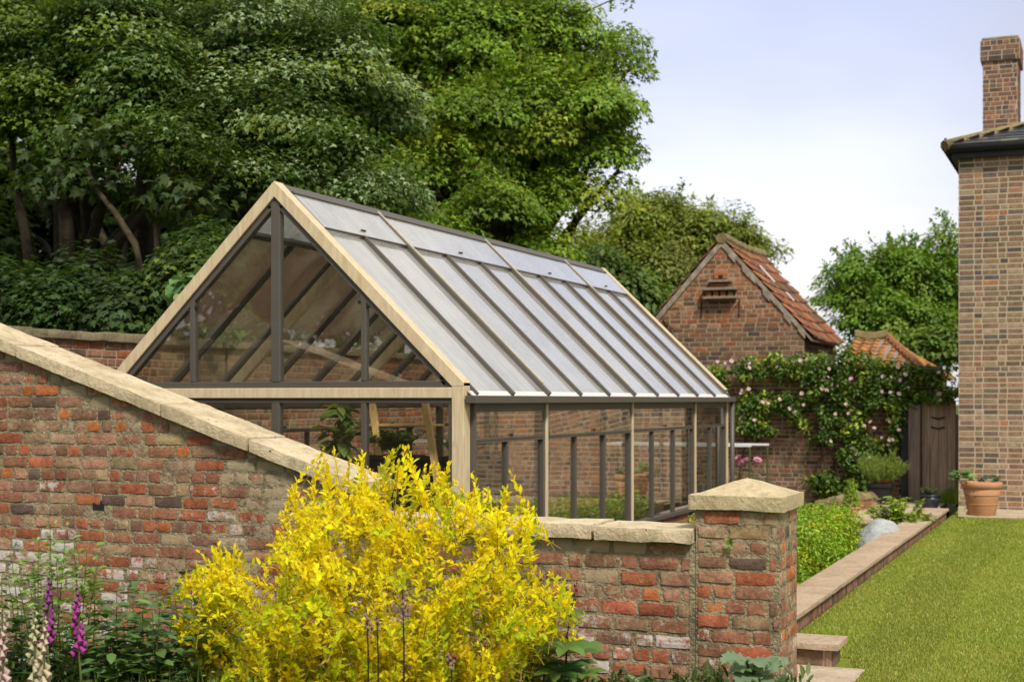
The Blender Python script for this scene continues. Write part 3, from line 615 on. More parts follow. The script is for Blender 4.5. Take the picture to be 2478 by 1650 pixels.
# roof slopes
RZ = AP-.06
mains = [0, 2, 5, 8, 10]
for s in (1, -1):
    D = Vector((s*ca, 0, -sa)); Nn = Vector((s*sa, 0, ca)); Yv = Vector((0,1,0)); R0 = Vector((XC, 0, RZ)); SLn = GW/2/ca
    def rb(nm, s0, s1, y0, y1, n0, n1, m, par=gh, bev=0):
        c = R0+D*((s0+s1)/2)+Yv*((y0+y1)/2)+Nn*((n0+n1)/2)
        return MB().obox(c, D*(s1-s0)/2, Yv*(y1-y0)/2*(1 if s < 0 else 1), Nn*(n1-n0)/2).build(nm, m, par, bev)
    y_ = lambda n: YG+.02+n*(GL-.04)/10
    for n in range(10): rb('roof_pane', .44, SLn+.075, y_(n)+.012, y_(n+1)-.012, 0, .006, GR if s > 0 else M['roofglass_haze'])
    for n in (1, 3, 4, 6, 7, 9): rb('glazing_bar', .45, SLn+.06, y_(n)-.018, y_(n)+.018, -.035, .036, A)
    for n in (2, 5, 8):
        rb('main_bar', .04, SLn+.06, y_(n)-.032, y_(n)+.012, -.03, .042, A); rb('bar_capping', .02, SLn-.06, y_(n)+.013, y_(n)+.031, .002, .050, TY)
        rb('timber_rafter', .06, SLn-.05, y_(n)-.03, y_(n)+.03, -.13, -.036, T)
    for n in range(10): rb('eaves_strip', SLn+.012, SLn+.074, y_(n)+.024+(.01 if n in (2, 5, 8) else 0), y_(n+1)-.038, .0065, .0095, M['strip'])
    # end bars and the pale verge boards above them
    rb('main_bar', .10, SLn+.06, YG+.10, YG+.125, -.03, .03, A); rb('main_bar', .10, SLn+.06, YG+GL-.125, YG+GL-.10, -.03, .03, A)
    for i in range(4):
        a, b = y_(mains[i])+(.126 if i == 0 else .045), y_(mains[i+1])-(.126 if i == 3 else .032)
        v = rb('roof_vent', .05, .075, a, b, .012, .05, A)
        rb('vent_glass', .076, .47, a+.004, b-.004, .030, .037, GR, v); rb('vent_edge', .471, .482, a+.004, b-.004, .022, .038, M['fleece'] if 0 else A, v)
        rb('vent_handle', .40, .408, (a+b)/2-.04, (a+b)/2+.04, .038, .05, M['black'], v)
        rb('vent_rail', .44, .485, a, b, -.04, -.001, A)
    # eaves plate and gutter
    gx = XC+s*(GW/2)
    MB().box(min(gx+s*.012, gx+s*.105), max(gx+s*.012, gx+s*.105), YG-.02, YG+GL+.03, 1.722, 1.782).build('gutter', A, gh, .004)
    xs_ = gx-s*.0
    def side(nm, d0, d1, y0, y1, z0, z1, m, par=gh, bev=0):
        return MB().box(min(xs_+s*d0, xs_+s*d1), max(xs_+s*d0, xs_+s*d1), y0, y1, z0, z1).build(nm, m, par, bev)
    side('eaves_rail', -.06, .010, YG+.142, YG+GL-.102, 1.672, 1.765, A)
    side('sill', -.07, .03, YG+.102, YG+GL-.102, SB-.04, SB, A)
    side('corner_jamb', -.06, .035, YG+.102, YG+.140, SB, 1.72, A, gh, .003)
    for n in (1, 3, 4, 6, 7, 9): side('mullion', -.045, .008, y_(n)-.015, y_(n)+.015, SB, 1.415, A, gh, .003)
    for n in (2, 5, 8): side('side_post', -.075, .012, y_(n)-.03, y_(n)+.012, SB, 1.671, A, gh, .003); side('post_capping', -.02, .026, y_(n)+.0125, y_(n)+.052, SB, 1.721, T, gh, .003)
    side('side_post', -.06, .012, YG+GL-.15, YG+GL-.102, SB, 1.671, A); side('post_capping', .0005, .026, YG+GL-.10, YG+GL-.05, SB, 1.721, T)
    for n in range(10): side('side_pane', -.022, -.016, y_(n)+.01, y_(n+1)-.01, SB, 1.42, G)
    for i in range(4):
        a, b = y_(mains[i])+(.125 if i == 0 else .054), y_(mains[i+1])-(.14 if i == 3 else .032)
        side('mid_rail', -.05, .011, a, b, 1.415, 1.45, A)
        v = side('side_vent', -.015, .012, a, b, 1.655, 1.671, A)
        ax = bpy.data.objects  # vent glass hangs from its head; the second one stands ajar
        th = rad(7) if (i == 1 and s > 0) else rad(.6)
        dn = Vector((s*math.sin(th), 0, -math.cos(th))); nn = Vector((s*math.cos(th), 0, math.sin(th)))
        top = Vector((xs_+s*.004, (a+b)/2, 1.654))
        hl = .108
        MB().obox(top+dn*hl, nn*.003, Yv*((b-a)/2-.004), dn*hl).build('vent_glass', G, v)
        MB().obox(top+dn*(2*hl-.004)+nn*.0061, nn*.003, Yv*((b-a)/2-.004), dn*.005).build('vent_edge', A, v)
        MB().obox(top+dn*(2*hl-.03)+nn*.012, nn*.008, Yv*.02, dn*.010).build('catch', M['black'], v)
MB().prism([(XC-.06,YG+.105,AP-.085),(XC+.06,YG+.105,AP-.085),(XC+.06,YG+.105,AP-.065),(XC,YG+.105,AP-.008),(XC-.06,YG+.105,AP-.065)], (0,GL-.21,0)).build('ridge_cap', A, gh)
MB().box(XC-.03, XC+.03, YG+.11, YG+GL-.11, AP-.22, AP-.09).build('ridge_beam', T, gh)
MB().tube([(XR+.065,YG+GL+.0,1.72),(XR+.065,YG+GL+.0,-.2)], .03, 10).build('downpipe', A, gh, smooth=True)
# cable and end ties seen through the roof
# ------------------------------------------------------------------ inside the greenhouse
def foliage(name, parts, parent=None, m='leaf'):
    V, F, C = join(parts); return np_mesh(name, V, F, C, M[m], parent)
# ladder shelf
c0 = atD(925, 1000, 11.35); bx, by = c0.x, c0.y
ls = empty('plant_stand', (bx, by, .02), 'orange cedar ladder shelf leaning just inside the greenhouse gable', 'plant stand')
tl, tr_ = atY(855, 932, by), atY(978, 935, by); l0 = atY(890, 1165, by-.2); r0 = atY(1003, 1090, by-.2)
for a, b in ((tl, l0), (tr_, r0)):
    d = (b-a)/(a.z-b.z); bt = a+d*(a.z-.02); MB().beam(bt, a+Vector((0,0,.03)), .055, .035, (0,1,0)).build('side_rail', M['cedar'], ls, .003)
for a, b in ((tl, l0), (tr_, r0)): MB().beam(Vector((a.x+(-.05 if a is tl else .05), by+.40, .02)), a+Vector((0,.03,-.05)), .035, .025, (0,1,0)).build('back_leg', M['cedar'], ls)
for z in (1.555, 1.10, .6):
    k = (1.72-z)*.06
    for q in range(2): MB().box(tl.x-.03-k, tr_.x+.05+k, by-.18*(1.75-z)-.02+q*.17, by-.18*(1.75-z)+.10+q*.17, z-.018, z).build('shelf_board', M['cedar'], ls, .003)
def pot(name, label, cat, c, r0, r1, h, m, rim=.03, group=None, sq=False):
    c = Vector(c); e = empty(name, c, label, cat, group)
    if sq:
        def ring(r, z): return [(c.x-r,c.y-r,c.z+z),(c.x+r,c.y-r,c.z+z),(c.x+r,c.y+r,c.z+z),(c.x-r,c.y+r,c.z+z)]
        MB().hexa(ring(r0, 0)+ring(r1, h)).build('pot', m, e, .006); MB().hexa(ring(r1+.015, h-rim)+ring(r1+.018, h+.004)).build('pot_rim', m, e, .005)
        MB().hexa(ring(r1-.02, h-.0)+ring(r1-.02, h+.008)).build('soil', M['soil'], e)
    else:
        MB().lathe(c, [(r0*.98,0),(r0,.004),(r0+(r1-r0)*.5,h*.5),(r1,h-rim*1.1)], 28).build('pot', m, e, smooth=True)
        MB().lathe(c+Vector((0,0,h-rim*1.1)), [(r1+.001,0),(r1*1.07,rim*.15),(r1*1.09,rim*.6),(r1*1.07,rim*1.05),(r1*.94,rim*1.08),(r1*.92,rim*.8)], 28).build('pot_rim', m, e, smooth=True)
        MB().lathe(c+Vector((0,0,h-rim)), [(r1*.93,0),(r1*.93,rim*.55)], 20).build('soil', M['soil'], e)
    return e
def shrubby(e, c, h, r, nst, nl, size, tpl, col, gg, droop=.2, stemm='greenstem', spread=1, up=.8, m='leaf'):
    """stems rising from c, leaves along each"""
    mb = MB(); parts = []
    for k in range(nst):
        a = gg.uniform(0, 6.28); q = math.sqrt(gg.random()); tip = Vector((c[0]+r*q*math.cos(a)*spread, c[1]+r*q*math.sin(a)*spread, c[2]+h*gg.uniform(.6, 1)*(1-.25*q*q)))
        mid = Vector(c).lerp(tip, .5)+Vector((gg.normal(0, .02), gg.normal(0, .02), h*.08)); pts = []
        for i in range(6):
            t = i/5; pts.append(Vector(c)*(1-t)**2+mid*2*t*(1-t)+tip*t*t)
        mb.tube(pts, [.006*(1-.7*i/5)+.001 for i in range(6)], 4)
        t = gg.uniform(.25, 1, nl); P = np.array([np.array(Vector(c)*(1-x)**2+mid*2*x*(1-x)+tip*x*x) for x in t])
        az = gg.uniform(0, 6.28, nl); ax = np.stack([np.cos(az), np.sin(az), np.full(nl, .35-droop)+gg.normal(0, .25, nl)], 1)
        nr = np.tile([0, 0, 1.0], (nl, 1))+gg.normal(0, .3, (nl, 3)); nr -= unit(ax)*(unit(ax)*nr).sum(1, keepdims=True)
        parts.append(leaf_arrays(P, ax, nr, size*gg.uniform(.6, 1.15, nl), tpl, colvar(gg, nl, col)))
    if stemm: mb.build('stem', M[stemm], e)
    return foliage('foliage', parts, e, m)
# black trough on the second shelf, herbs on both
zt_ = 1.101; yy = by-.09; xm_ = (tl.x+tr_.x)/2
def trough(name, label, x0, x1, y0, y1, z0, h, m):
    e = empty(name, ((x0+x1)/2, (y0+y1)/2, z0), label, 'planter')
    MB().hexa([(x0+.02,y0+.02,z0),(x1-.02,y0+.02,z0),(x1-.02,y1-.02,z0),(x0+.02,y1-.02,z0),(x0,y0,z0+h),(x1,y0,z0+h),(x1,y1,z0+h),(x0,y1,z0+h)]).build('pot', m, e, .006)
    MB().hexa([(x0-.012,y0-.012,z0+h-.025),(x1+.012,y0-.012,z0+h-.025),(x1+.012,y1+.012,z0+h-.025),(x0-.012,y1+.012,z0+h-.025)]+[(x0-.012,y0-.012,z0+h+.003),(x1+.012,y0-.012,z0+h+.003),(x1+.012,y1+.012,z0+h+.003),(x0-.012,y1+.012,z0+h+.003)]).build('pot_rim', m, e, .004)
    MB().box(x0+.015, x1-.015, y0+.015, y1-.015, z0+h+.003, z0+h+.01).build('soil', M['soil'], e); return e
e = trough('planter', 'black plastic trough of herbs on the cedar ladder shelf', xm_-.21, xm_+.23, yy-.06, yy+.16, zt_, .2, M['blackpot'])
for k in range(3): pass
shrubby(e, (xm_, yy+.05, zt_+.2), .26, .24, 30, 26, .06, OVAL, (.17, .28, .05), g)
# large drooping plant to its left
pl = atD(790, 1045, 11.5)
e = pot('potted_shrub', 'potted shrub with long drooping green leaves behind the left pane of the gable', 'potted plant', (pl.x, pl.y, .02), .13, .17, .28, M['terracotta'])
mbs = MB(); mbs.tube([(pl.x,pl.y,.28),(pl.x+.02,pl.y,.9),(pl.x,pl.y,1.62)], [.02,.015,.008], 6).build('stem', M['twig'], e)
parts = []
for k, (dx, z) in enumerate([(0,1.68),(-.08,1.50),(.1,1.48),(0,1.40),(-.1,1.28),(.08,1.22),(0,1.1),(.02,1.6)]):
    n = 15; az = g.uniform(0, 6.28, n); ax = np.stack([np.cos(az), np.sin(az), g.uniform(-.7, .35, n)], 1); P = np.tile([pl.x+dx, pl.y+g.normal(0, .04), z], (n, 1))+g.normal(0, .015, (n, 3))
    nr = np.tile([0,0,1.0], (n, 1))+g.normal(0, .2, (n, 3)); parts.append(leaf_arrays(P, ax, nr, g.uniform(.13, .2, n), LONG, colvar(g, n, (.22, .30, .07)), 1.7))
foliage('foliage', parts, e)
# metal staging along the right side with a dark trough
stg = empty('plant_staging', (XR-.35, YG+1.25, .02), 'grey metal staging bench inside the first bay of the greenhouse side', 'staging bench')
MB().box(XR-.62, XR-.10, YG+.25, YG+2.1, 1.00, 1.035).build('bench_top', A, stg, .003)
for xx in (XR-.58, XR-.14):
    for yv in (YG+.3, YG+2.05): MB().box(xx-.018, xx+.018, yv-.018, yv+.018, .02, 1.0).build('leg', A, stg)
e = trough('planter', 'dark brown trough standing on the grey metal staging', XR-.5, XR-.2, YG+.35, YG+1.25, 1.036, .25, M['blackpot'])
shrubby(e, (XR-.35, YG+.8, 1.28), .24, .3, 20, 18, .06, OVAL, (.13, .2, .05), g)
for k, (dy, xx, hh, lab, tp, colr) in enumerate([(2.9, XLf+.45, 1.1, 'bushy green tomato plant in a pot by the left glass of the greenhouse', OVAL, (.10, .19, .04)), (4.4, XLf+.5, .95, 'leafy pale green pepper plant potted halfway down the greenhouse', LANCE, (.17, .26, .06)), (6.4, XLf+.55, .8, 'low dark green plant in a pot near the rear gable of the greenhouse', OVAL, (.06, .13, .035))]):
    e = pot('potted_plant', lab, 'potted plant', (xx, YG+dy, .02), .13, .17, .3, M['terracotta'] if k != 1 else M['blackpot'])
    shrubby(e, (xx, YG+dy, .28), hh, .32, 26, 26, .09, tp, colr, g)
# plants outside between greenhouse and side wall
p = atX(522, 715, -8.2)
e = empty('large_leaved_shrub', (p.x, p.y, -.16), 'tall shrub with big oval leaves growing between the side wall and the greenhouse', 'shrub')
MB().tube([(p.x-.1,p.y,-.2),(p.x-.05,p.y+.05,1.4),(p.x,p.y,2.75)], [.03,.022,.01], 6).build('stem', M['twig'], e)
parts = []
for k in range(16):
    tip = Vector((p.x+g.normal(0, .18), p.y+g.normal(0, .3), p.z+g.uniform(-.42, .42))); n = 9
    az = g.uniform(0, 6.28, n); ax = np.stack([np.cos(az), np.sin(az), g.uniform(-.9, .3, n)], 1)
    nr = np.tile([0,0,1.0], (n, 1))+g.normal(0, .4, (n, 3)); parts.append(leaf_arrays(np.tile(np.array(tip), (n, 1))+g.normal(0, .03, (n, 3)), ax, nr, g.uniform(.13, .21, n), LONG, colvar(g, n, (.14, .24, .07)), 2.0))
foliage('foliage', parts, e)
p = atX(815, 788, XS-.17)
e = empty('fern', (p.x, p.y, 2.385), 'ragged ferny plant rooted on top of the tall side wall', 'fern'); parts = []
for k in range(60):
    b0 = np.array([p.x+g.normal(0, .08), p.y+g.normal(0, .55), 2.385]); d = unit(np.array([g.normal(0, .5), g.normal(0, .6), 1.0])); L = g.uniform(.15, .38); t = np.linspace(.15, 1, 14)
    P = b0+d*L*t[:, None]+np.array([0, 0, -1])*(L*.35*t[:, None]**2); n = 14; sd_ = np.where(np.arange(n) % 2, 1, -1)[:, None]
    b = unit(np.cross(d, [0, 0, 1.0]))*sd_; parts.append(leaf_arrays(P, b+d*.5, np.tile([0,0,1.0], (n, 1))+g.normal(0, .2, (n, 3)), .06*(1.1-t), LANCE, colvar(g, n, (.12, .24, .05))))
foliage('fronds', parts, e)
# ================================================================== HOUSE
YH = 23.8; HX0 = -2.14; HX1 = 6.0; HZ = 5.62
ho = empty('brick_house', (HX0+2, YH+3, 0), 'tall brown brick house with slate roof and chimney at the right edge', 'house')
hw = MB().prism([(HX0,YH,-.3),(HX1,YH,-.3),(HX1,YH,HZ),(HX0,YH,HZ)], (0,8,0)).build('wall', M['mortar_house'], ho)
bricks((HX0, YH-.001, -.2), (1,0,0), (0,-1,0), HX1-HX0, HZ+.2, PAL_HOUSE, M['brick_house'], hw, .086, .240, .018, .005, 0, (), lambda c, r: (max(0, .22+.3*mnoise.noise(c*.6)+r.uniform(-.1, .1)), (.5 if c.z < .7 else .15)*r.random(), r.random()), 51, 'flemish', gzf=1.15)
bricks((HX0-.001, YH+8, -.2), (0,-1,0), (-1,0,0), 8, HZ+.2, PAL_HOUSE, M['brick_house'], hw, .086, .243, .022, .005, 0, (), None, 52, 'flemish')
mb = MB().box(HX0-.10, HX1, YH-.10, YH+.02, HZ-.02, HZ+.10); mb.box(HX0-.10, HX0+.02, YH+.021, YH+8, HZ-.02, HZ+.10); mb.build('fascia', M['black'], ho)
gt = MB().tube([(HX0-.17,YH-.17,HZ+.13),(HX1,YH-.17,HZ+.13)], .065, 8); gt.tube([(HX0-.17,YH-.17,HZ+.13),(HX0-.17,YH+8,HZ+.13)], .065, 8); gt.tube([(HX0-.17,YH-.17,HZ+.16),(HX0-.19,YH-.19,HZ+.30)], .018, 6); gt.build('gutter', M['black'], ho, smooth=True)
# hipped roof: slates in lapped rows on the front and left slopes
ev = Vector((HX0-.2, YH-.2, HZ+.17)); RP = .37; run = 4.0
rt = []
def slates(O, U, Up, L, rows, pal, m, nm, par, shrink=0.0, tw=.28, lap=.23, th=.012, r=random.Random(5)):
    v, f, c = [], [], []; Nn = Vector(U).cross(Vector(Up)).normalized(); U = Vector(U); Up = Vector(Up)
    if Nn.z < 0: Nn = -Nn
    for i in range(rows):
        u = shrink*lap*i - (tw/2 if i % 2 else 0)
        u0 = shrink*lap*i
        while u < L:
            a, b = max(u, u0)+.003, min(u+tw, L)-.003; u += tw
            if b-a < .03: continue
            s0, s1 = i*lap, i*lap+lap*1.35; base = len(v); k = r.uniform(-.004, .004)
            for dz in (0, th):
                for x, s, l in ((a, s0, .016+k), (b, s0, .016-k), (b, s1, -.002), (a, s1, -.002)): v.append(tuple(Vector(O)+U*x+Up*s+Nn*(l+dz)))
            for q_ in ((3,2,1,0), (4,5,6,7), (0,1,5,4), (1,2,6,5), (2,3,7,6), (3,0,4,7)): f.append(tuple(base+j for j in q_))
            c += [pick(pal, r)+(1,)]*8
    mb = MB(); mb.v = v; mb.f = f; return mb.build(nm, m, par, colors=c)
PSL = [(5, (.075, .08, .095)), (3, (.055, .058, .07)), (2, (.10, .10, .105)), (1, (.13, .12, .08))]
upF = Vector((0, 1, RP)).normalized(); upL = Vector((1, 0, RP)).normalized()
core = MB(); e1 = ev+Vector((0,0,-.02)); rdg = Vector((HX0-.2+run, YH-.2+run, HZ+.15+run*RP))
core.quad(e1, (HX1+3, e1.y, e1.z), (HX1+3, rdg.y, rdg.z), rdg); core.quad(e1, rdg, (rdg.x, YH+8, rdg.z), (e1.x, YH+8, e1.z)); 
rf = core.build('roof', M['lead'], ho, fix=False)
slates(ev, (1,0,0), upF, HX1-HX0+.4, 20, PSL, M['slate'], 'slates', rf, shrink=1/math.sqrt(1+RP*RP))
slates(ev+Vector((0,0,0)), (0,1,0), upL, 8, 20, PSL, M['slate'], 'slates', rf, shrink=1/math.sqrt(1+RP*RP))
mb = MB(); n = 14
for i in range(n):
    a, b = ev.lerp(rdg, i/n*.98), ev.lerp(rdg, (i+1)/n*.98+.005); mb.tube([a+Vector((0,0,.0)), b+Vector((0,0,.02))], [.095, .08], 8)
mb.build('hip_tile', M['moss_stone'], rf)
# chimney
CY = 26.4; cl_ = atY(2259, 300, CY); cr_ = atY(2341, 300, CY); ctop = atY(2300, 84, CY).z; cx0, cx1 = cl_.x, cr_.x
ch = MB().box(cx0+.01, cx1-.01, CY+.01, CY+.99, HZ, ctop-.42).build('chimney', M['mortar_house'], ho)
PCH = [(16, (.30, .14, .085)), (20, (.25, .14, .095)), (16, (.18, .115, .09)), (10, (.12, .09, .085)), (8, (.36, .18, .10))]
wch = lambda c, r: (.42+.3*mnoise.noise(c*2), .3*r.random(), r.random())
def stack(x0, x1, y0, y1, z0, z1, sd):
    bricks((x0, y0, z0), (1,0,0), (0,-1,0), x1-x0, z1-z0, PCH, M['brick_house'], ch, .08, .225, .014, .006, 0, (), wch, sd, .3)
    bricks((x1, y0, z0), (0,1,0), (1,0,0), y1-y0, z1-z0, PCH, M['brick_house'], ch, .08, .225, .014, .006, 0, (), wch, sd+1, .3)
    bricks((x0, y1, z0), (0,-1,0), (-1,0,0), y1-y0, z1-z0, PCH, M['brick_house'], ch, .08, .225, .014, .006, 0, (), wch, sd+2, .3)
stack(cx0+.01, cx1-.01, CY+.01, CY+.99, HZ+.2, ctop-.42, 61)
MB().box(cx0-.03, cx1+.03, CY-.03, CY+1.03, ctop-.419, ctop-.06).build('chimney_crown', M['mortar_house'], ch); stack(cx0-.03, cx1+.03, CY-.03, CY+1.03, ctop-.419, ctop-.06, 65)
MB().box(cx0-.01, cx1+.01, CY-.01, CY+1.01, ctop-.059, ctop).build('chimney_crown', M['stone_low'], ch, .02)
# ================================================================== OUTBUILDING
YO = 28.0; OA = atY(1660, 552, YO); OR = atY(1848, 758, YO); OHW = OR.x-OA.x; OL_ = 3.6; OZ = OR.z; OX0 = OA.x-OHW
ob = empty('brick_outbuilding', (OA.x, YO+OL_/2, 0), 'small brown brick outbuilding with a steep orange tiled roof and nesting ledges in its gable', 'outbuilding')
osl = (OA.z-OZ)/OHW
w_ = MB().prism([(OX0,YO,-.3),(OR.x,YO,-.3),(OR.x,YO,OZ-.0),(OA.x,YO,OA.z-.02),(OX0,YO,OZ)], (0,OL_,0)).build('wall', M['mortar_far'], ob)
wo = lambda c, r: (min(1, max(0, .30+.3*mnoise.noise(c*.9)+(.22 if c.z > 3.4 else 0))), max(0, .25*mnoise.noise(c*1.3)+(.2 if c.z > 3.5 else .1)), r.random())
class _P(list): pass
nl = Vector((osl, 0, 1)).normalized(); nll = Vector((-osl, 0, 1)).normalized()
PTOP = [(26, (.38, .15, .07)), (16, (.26, .13, .08)), (12, (.42, .22, .14)), (8, (.17, .10, .07))]
bricks((OX0, YO-.001, 0), (1,0,0), (0,-1,0), 2*OHW, 3.2, PAL_OUT, M['brick_far'], w_, .094, .243, .019, .008, 0, [((OR.x, YO, OZ-.01), nl), ((OX0, YO, OZ-.01), nll)], wo, 71, 0)
bricks((OX0, YO-.001, 3.2), (1,0,0), (0,-1,0), 2*OHW, 2.0, PTOP, M['brick_far'], w_, .092, .243, .021, .008, 0, [((OR.x, YO, OZ-.01), nl), ((OX0, YO, OZ-.01), nll)], wo, 74, .25)
bricks((OR.x+.001, YO, 0), (0,1,0), (1,0,0), OL_, OZ-.02, PAL_OUT, M['brick_far'], w_, .094, .243, .019, .008, 0, (), wo, 72, 0)
# pantile roof (two slopes), verge, ridge
def pantiles(x_r, z_r, x_e, z_e, y0, y1, rows, cols, par, pal, sag=.0, r=random.Random(9), nm='pantiles'):
    D = Vector((x_e-x_r, 0, z_e-z_r)); L = D.length; D.normalize(); Nn = Vector((-D.z, 0, D.x)) if D.x > 0 else Vector((D.z, 0, -D.x))
    v, f, c = [], [], []; cw = (y1-y0)/cols; lap = L/rows
    for i in range(rows):
        for j in range(cols):
            cl = pick(pal, r); base = len(v); jz = r.uniform(-.006, .006); ns = 5
            for s, lift in ((i*lap-.03, .0), ((i+1)*lap+.0, .045)):
                for k in range(ns+1):
                    t = k/ns; wv = .030*math.sin(2*math.pi*t)+.0
                    y = y0+(j+t)*cw; sg = -sag*math.sin(math.pi*(y-y0)/(y1-y0))
                    v.append(tuple(Vector((x_r, y, z_r+sg))+D*(s+r.uniform(-.004,.004))+Nn*(.03+lift+wv+jz)))
            m0 = len(v)
            for k in range(ns+1): p = Vector(v[base+ns+1+k]); v.append(tuple(p-Nn*.016))
            for k in range(ns):
                f.append((base+k, base+k+1, base+ns+2+k, base+ns+1+k)); f.append((base+ns+1+k, base+ns+2+k, m0+k+1, m0+k))
            c += [cl+(1,)]*(len(v)-base)
    mb = MB(); mb.v = v; mb.f = f; return mb.build(nm, M['pantile'], par, fix=False, colors=c)
PT = [(26, (.33, .125, .06)), (26, (.24, .105, .06)), (26, (.17, .09, .06)), (14, (.10, .075, .055)), (8, (.38, .19, .11))]
rfo = MB().prism([(OA.x,YO-.03,OA.z),(OR.x+.16,YO-.03,OZ-.16*osl),(OR.x+.16,YO-.03,OZ-.16*osl-.05),(OA.x,YO-.03,OA.z-.05)], (0,OL_+.06,0)).build('roof', M['oldwood'], ob)
MB().prism([(OA.x,YO-.03,OA.z),(OX0-.16,YO-.03,OZ-.16*osl),(OX0-.16,YO-.03,OZ-.16*osl-.05),(OA.x,YO-.03,OA.z-.05)], (0,OL_+.06,0)).build('roof', M['oldwood'], ob)
pantiles(OA.x, OA.z, OR.x+.15, OZ-.15*osl, YO-.02, YO+OL_+.03, 9, 17, rfo, PT, .06)
pantiles(OA.x, OA.z, OX0-.22, OZ-.22*osl, YO-.02, YO+OL_+.03, 9, 17, rfo, PT, .06)
mb = MB()
for k in range(10): mb.tube([(OA.x, YO-.05+k*.375, OA.z+.03-.05*math.sin(math.pi*k/10)), (OA.x, YO+.33+k*.375, OA.z+.045-.05*math.sin(math.pi*(k+1)/10))], [.11, .125], 10)
mb.build('ridge_tile', M['moss_stone'], rfo)
vg = MB()                                            # pale mortar verges up both gable edges
for s in (1, -1):
    pts = []; n = 12
    for k in range(n):
        a, b = k/n, (k+1)/n; xa, xb = OA.x+s*OHW*1.02*a, OA.x+s*OHW*1.02*b; za, zc = OA.z-osl*OHW*1.02*a, OA.z-osl*OHW*1.02*b
        w = (.13+.05*math.sin(k*2.3)) if s > 0 else .13
        vg.prism([(xa,YO-.035-.004*(k%2),za+.02),(xb,YO-.035-.004*(k%2),zc+.02),(xb,YO-.035-.004*(k%2),zc-w),(xa,YO-.035-.004*(k%2),za-w)], (0,.034,0))
vg.build('verge', simple('crumbling verge mortar', (.44, .38, .30), .95, .3, 9, .1, .8), ob)
for px, py, qx, qy in ((1743, 609, 1786, 650), (1781, 620, 1823, 659), (1806, 671, 1828, 692), (1841, 682, 1880, 719)):
    # pale glass tiles: lie on the right slope
    def onslope(px, py):
        r_ = ray(px, py); n_v = Vector((osl, 0, 1)); p0 = Vector((OA.x, YO, OA.z+.10)); o0 = Vector((0, 0, HC)); return o0+r_*((p0-o0).dot(n_v)/r_.dot(n_v))
    a, b = onslope(px, py), onslope(qx, qy); yv = (a.y+b.y)/2; a.y = b.y = yv
    MB().beam(a, b, .085, .02, (osl, 0, 1)).build('glass_tile', M['white'], rfo)
# nesting ledges
def gq(px, py, d=0): p = atY(px, py, YO-d); return p
for (xa, xb, y) in ((1722, 1772, 680), (1708, 1790, 701), (1706, 1788, 722)):
    a, b = atY(xa*1.0-62, y-6+0, YO), atY(xb-62+0, y-6, YO)
bx0 = atY(1623, 660, YO); sc_ = 28.5/3441*K
cxn = atY(1660, 660, YO).x-.02
def zpx(y): return atY(1660, y, YO-.1).z
hwid = lambda w: w*28.4/3441*K/ CT/1.02
for w, y in ((25, 646), (38, 664), (36, 684)):
    MB().box(cxn-hwid(w), cxn+hwid(w), YO-.20, YO-.012, zpx(y)-.03, zpx(y)+.02).build('ledge', M['oldwood'], ob, .005)
for w, ya, yb_ in ((22, 664, 648), (32, 684, 666)):
    z0, z1 = zpx(ya)+.021, zpx(yb_)-.031
    MB().box(cxn-hwid(w), cxn+hwid(w), YO-.02, YO-.012, z0, z1).build('pigeon_hole', M['black'], ob)
    m = 4
    for k in range(m):
        xx = cxn-hwid(w)+(k+.5)*2*hwid(w)/m; MB().box(xx-.05, xx+.05, YO-.13, YO-.021, z0, z1).build('divider', simple('ledge brick %d' % k, (.42-.05*k, .16, .07), .9, .2, 12), ob, .006)
MB().box(cxn-.13, cxn+.13, YO-.05, YO-.012, zpx(644)+.03, zpx(626)).build('divider', simple('niche brick', (.44, .17, .07), .9, .2, 12), ob, .006)
MB().box(cxn-.04, cxn+.05, YO-.054, YO-.051, zpx(643)+.03, zpx(632)).build('pigeon_hole', M['black'], ob)
for s in (-1, 1):
    xx = cxn+s*hwid(42); MB().tube([(xx,YO-.18,zpx(688)),(xx,YO-.03,zpx(690)),(xx-.01,YO-.02,zpx(728))], .014, 6).build('bracket', M['rust'], ob)
xx = OX0+.42; MB().tube([(xx,YO-.03,OZ+.25),(xx+.25,YO-.05,OZ+.02)], .015, 6).build('bracket', M['rust'], ob)
# side opening with timber frame
yo = YO+2.05
MB().box(OR.x+.012, OR.x+.03, yo-.32, yo+.22, 1.85, OZ-.42).build('window', M['black'], ob); 
fr = MB(); fr.box(OR.x+.012, OR.x+.05, yo-.40, yo-.321, 1.8, OZ-.34); fr.box(OR.x+.012, OR.x+.05, yo+.221, yo+.29, 1.8, OZ-.34); fr.box(OR.x+.012, OR.x+.05, yo-.32, yo+.22, OZ-.419, OZ-.34); fr.build('window_frame', M['oldwood'], ob)
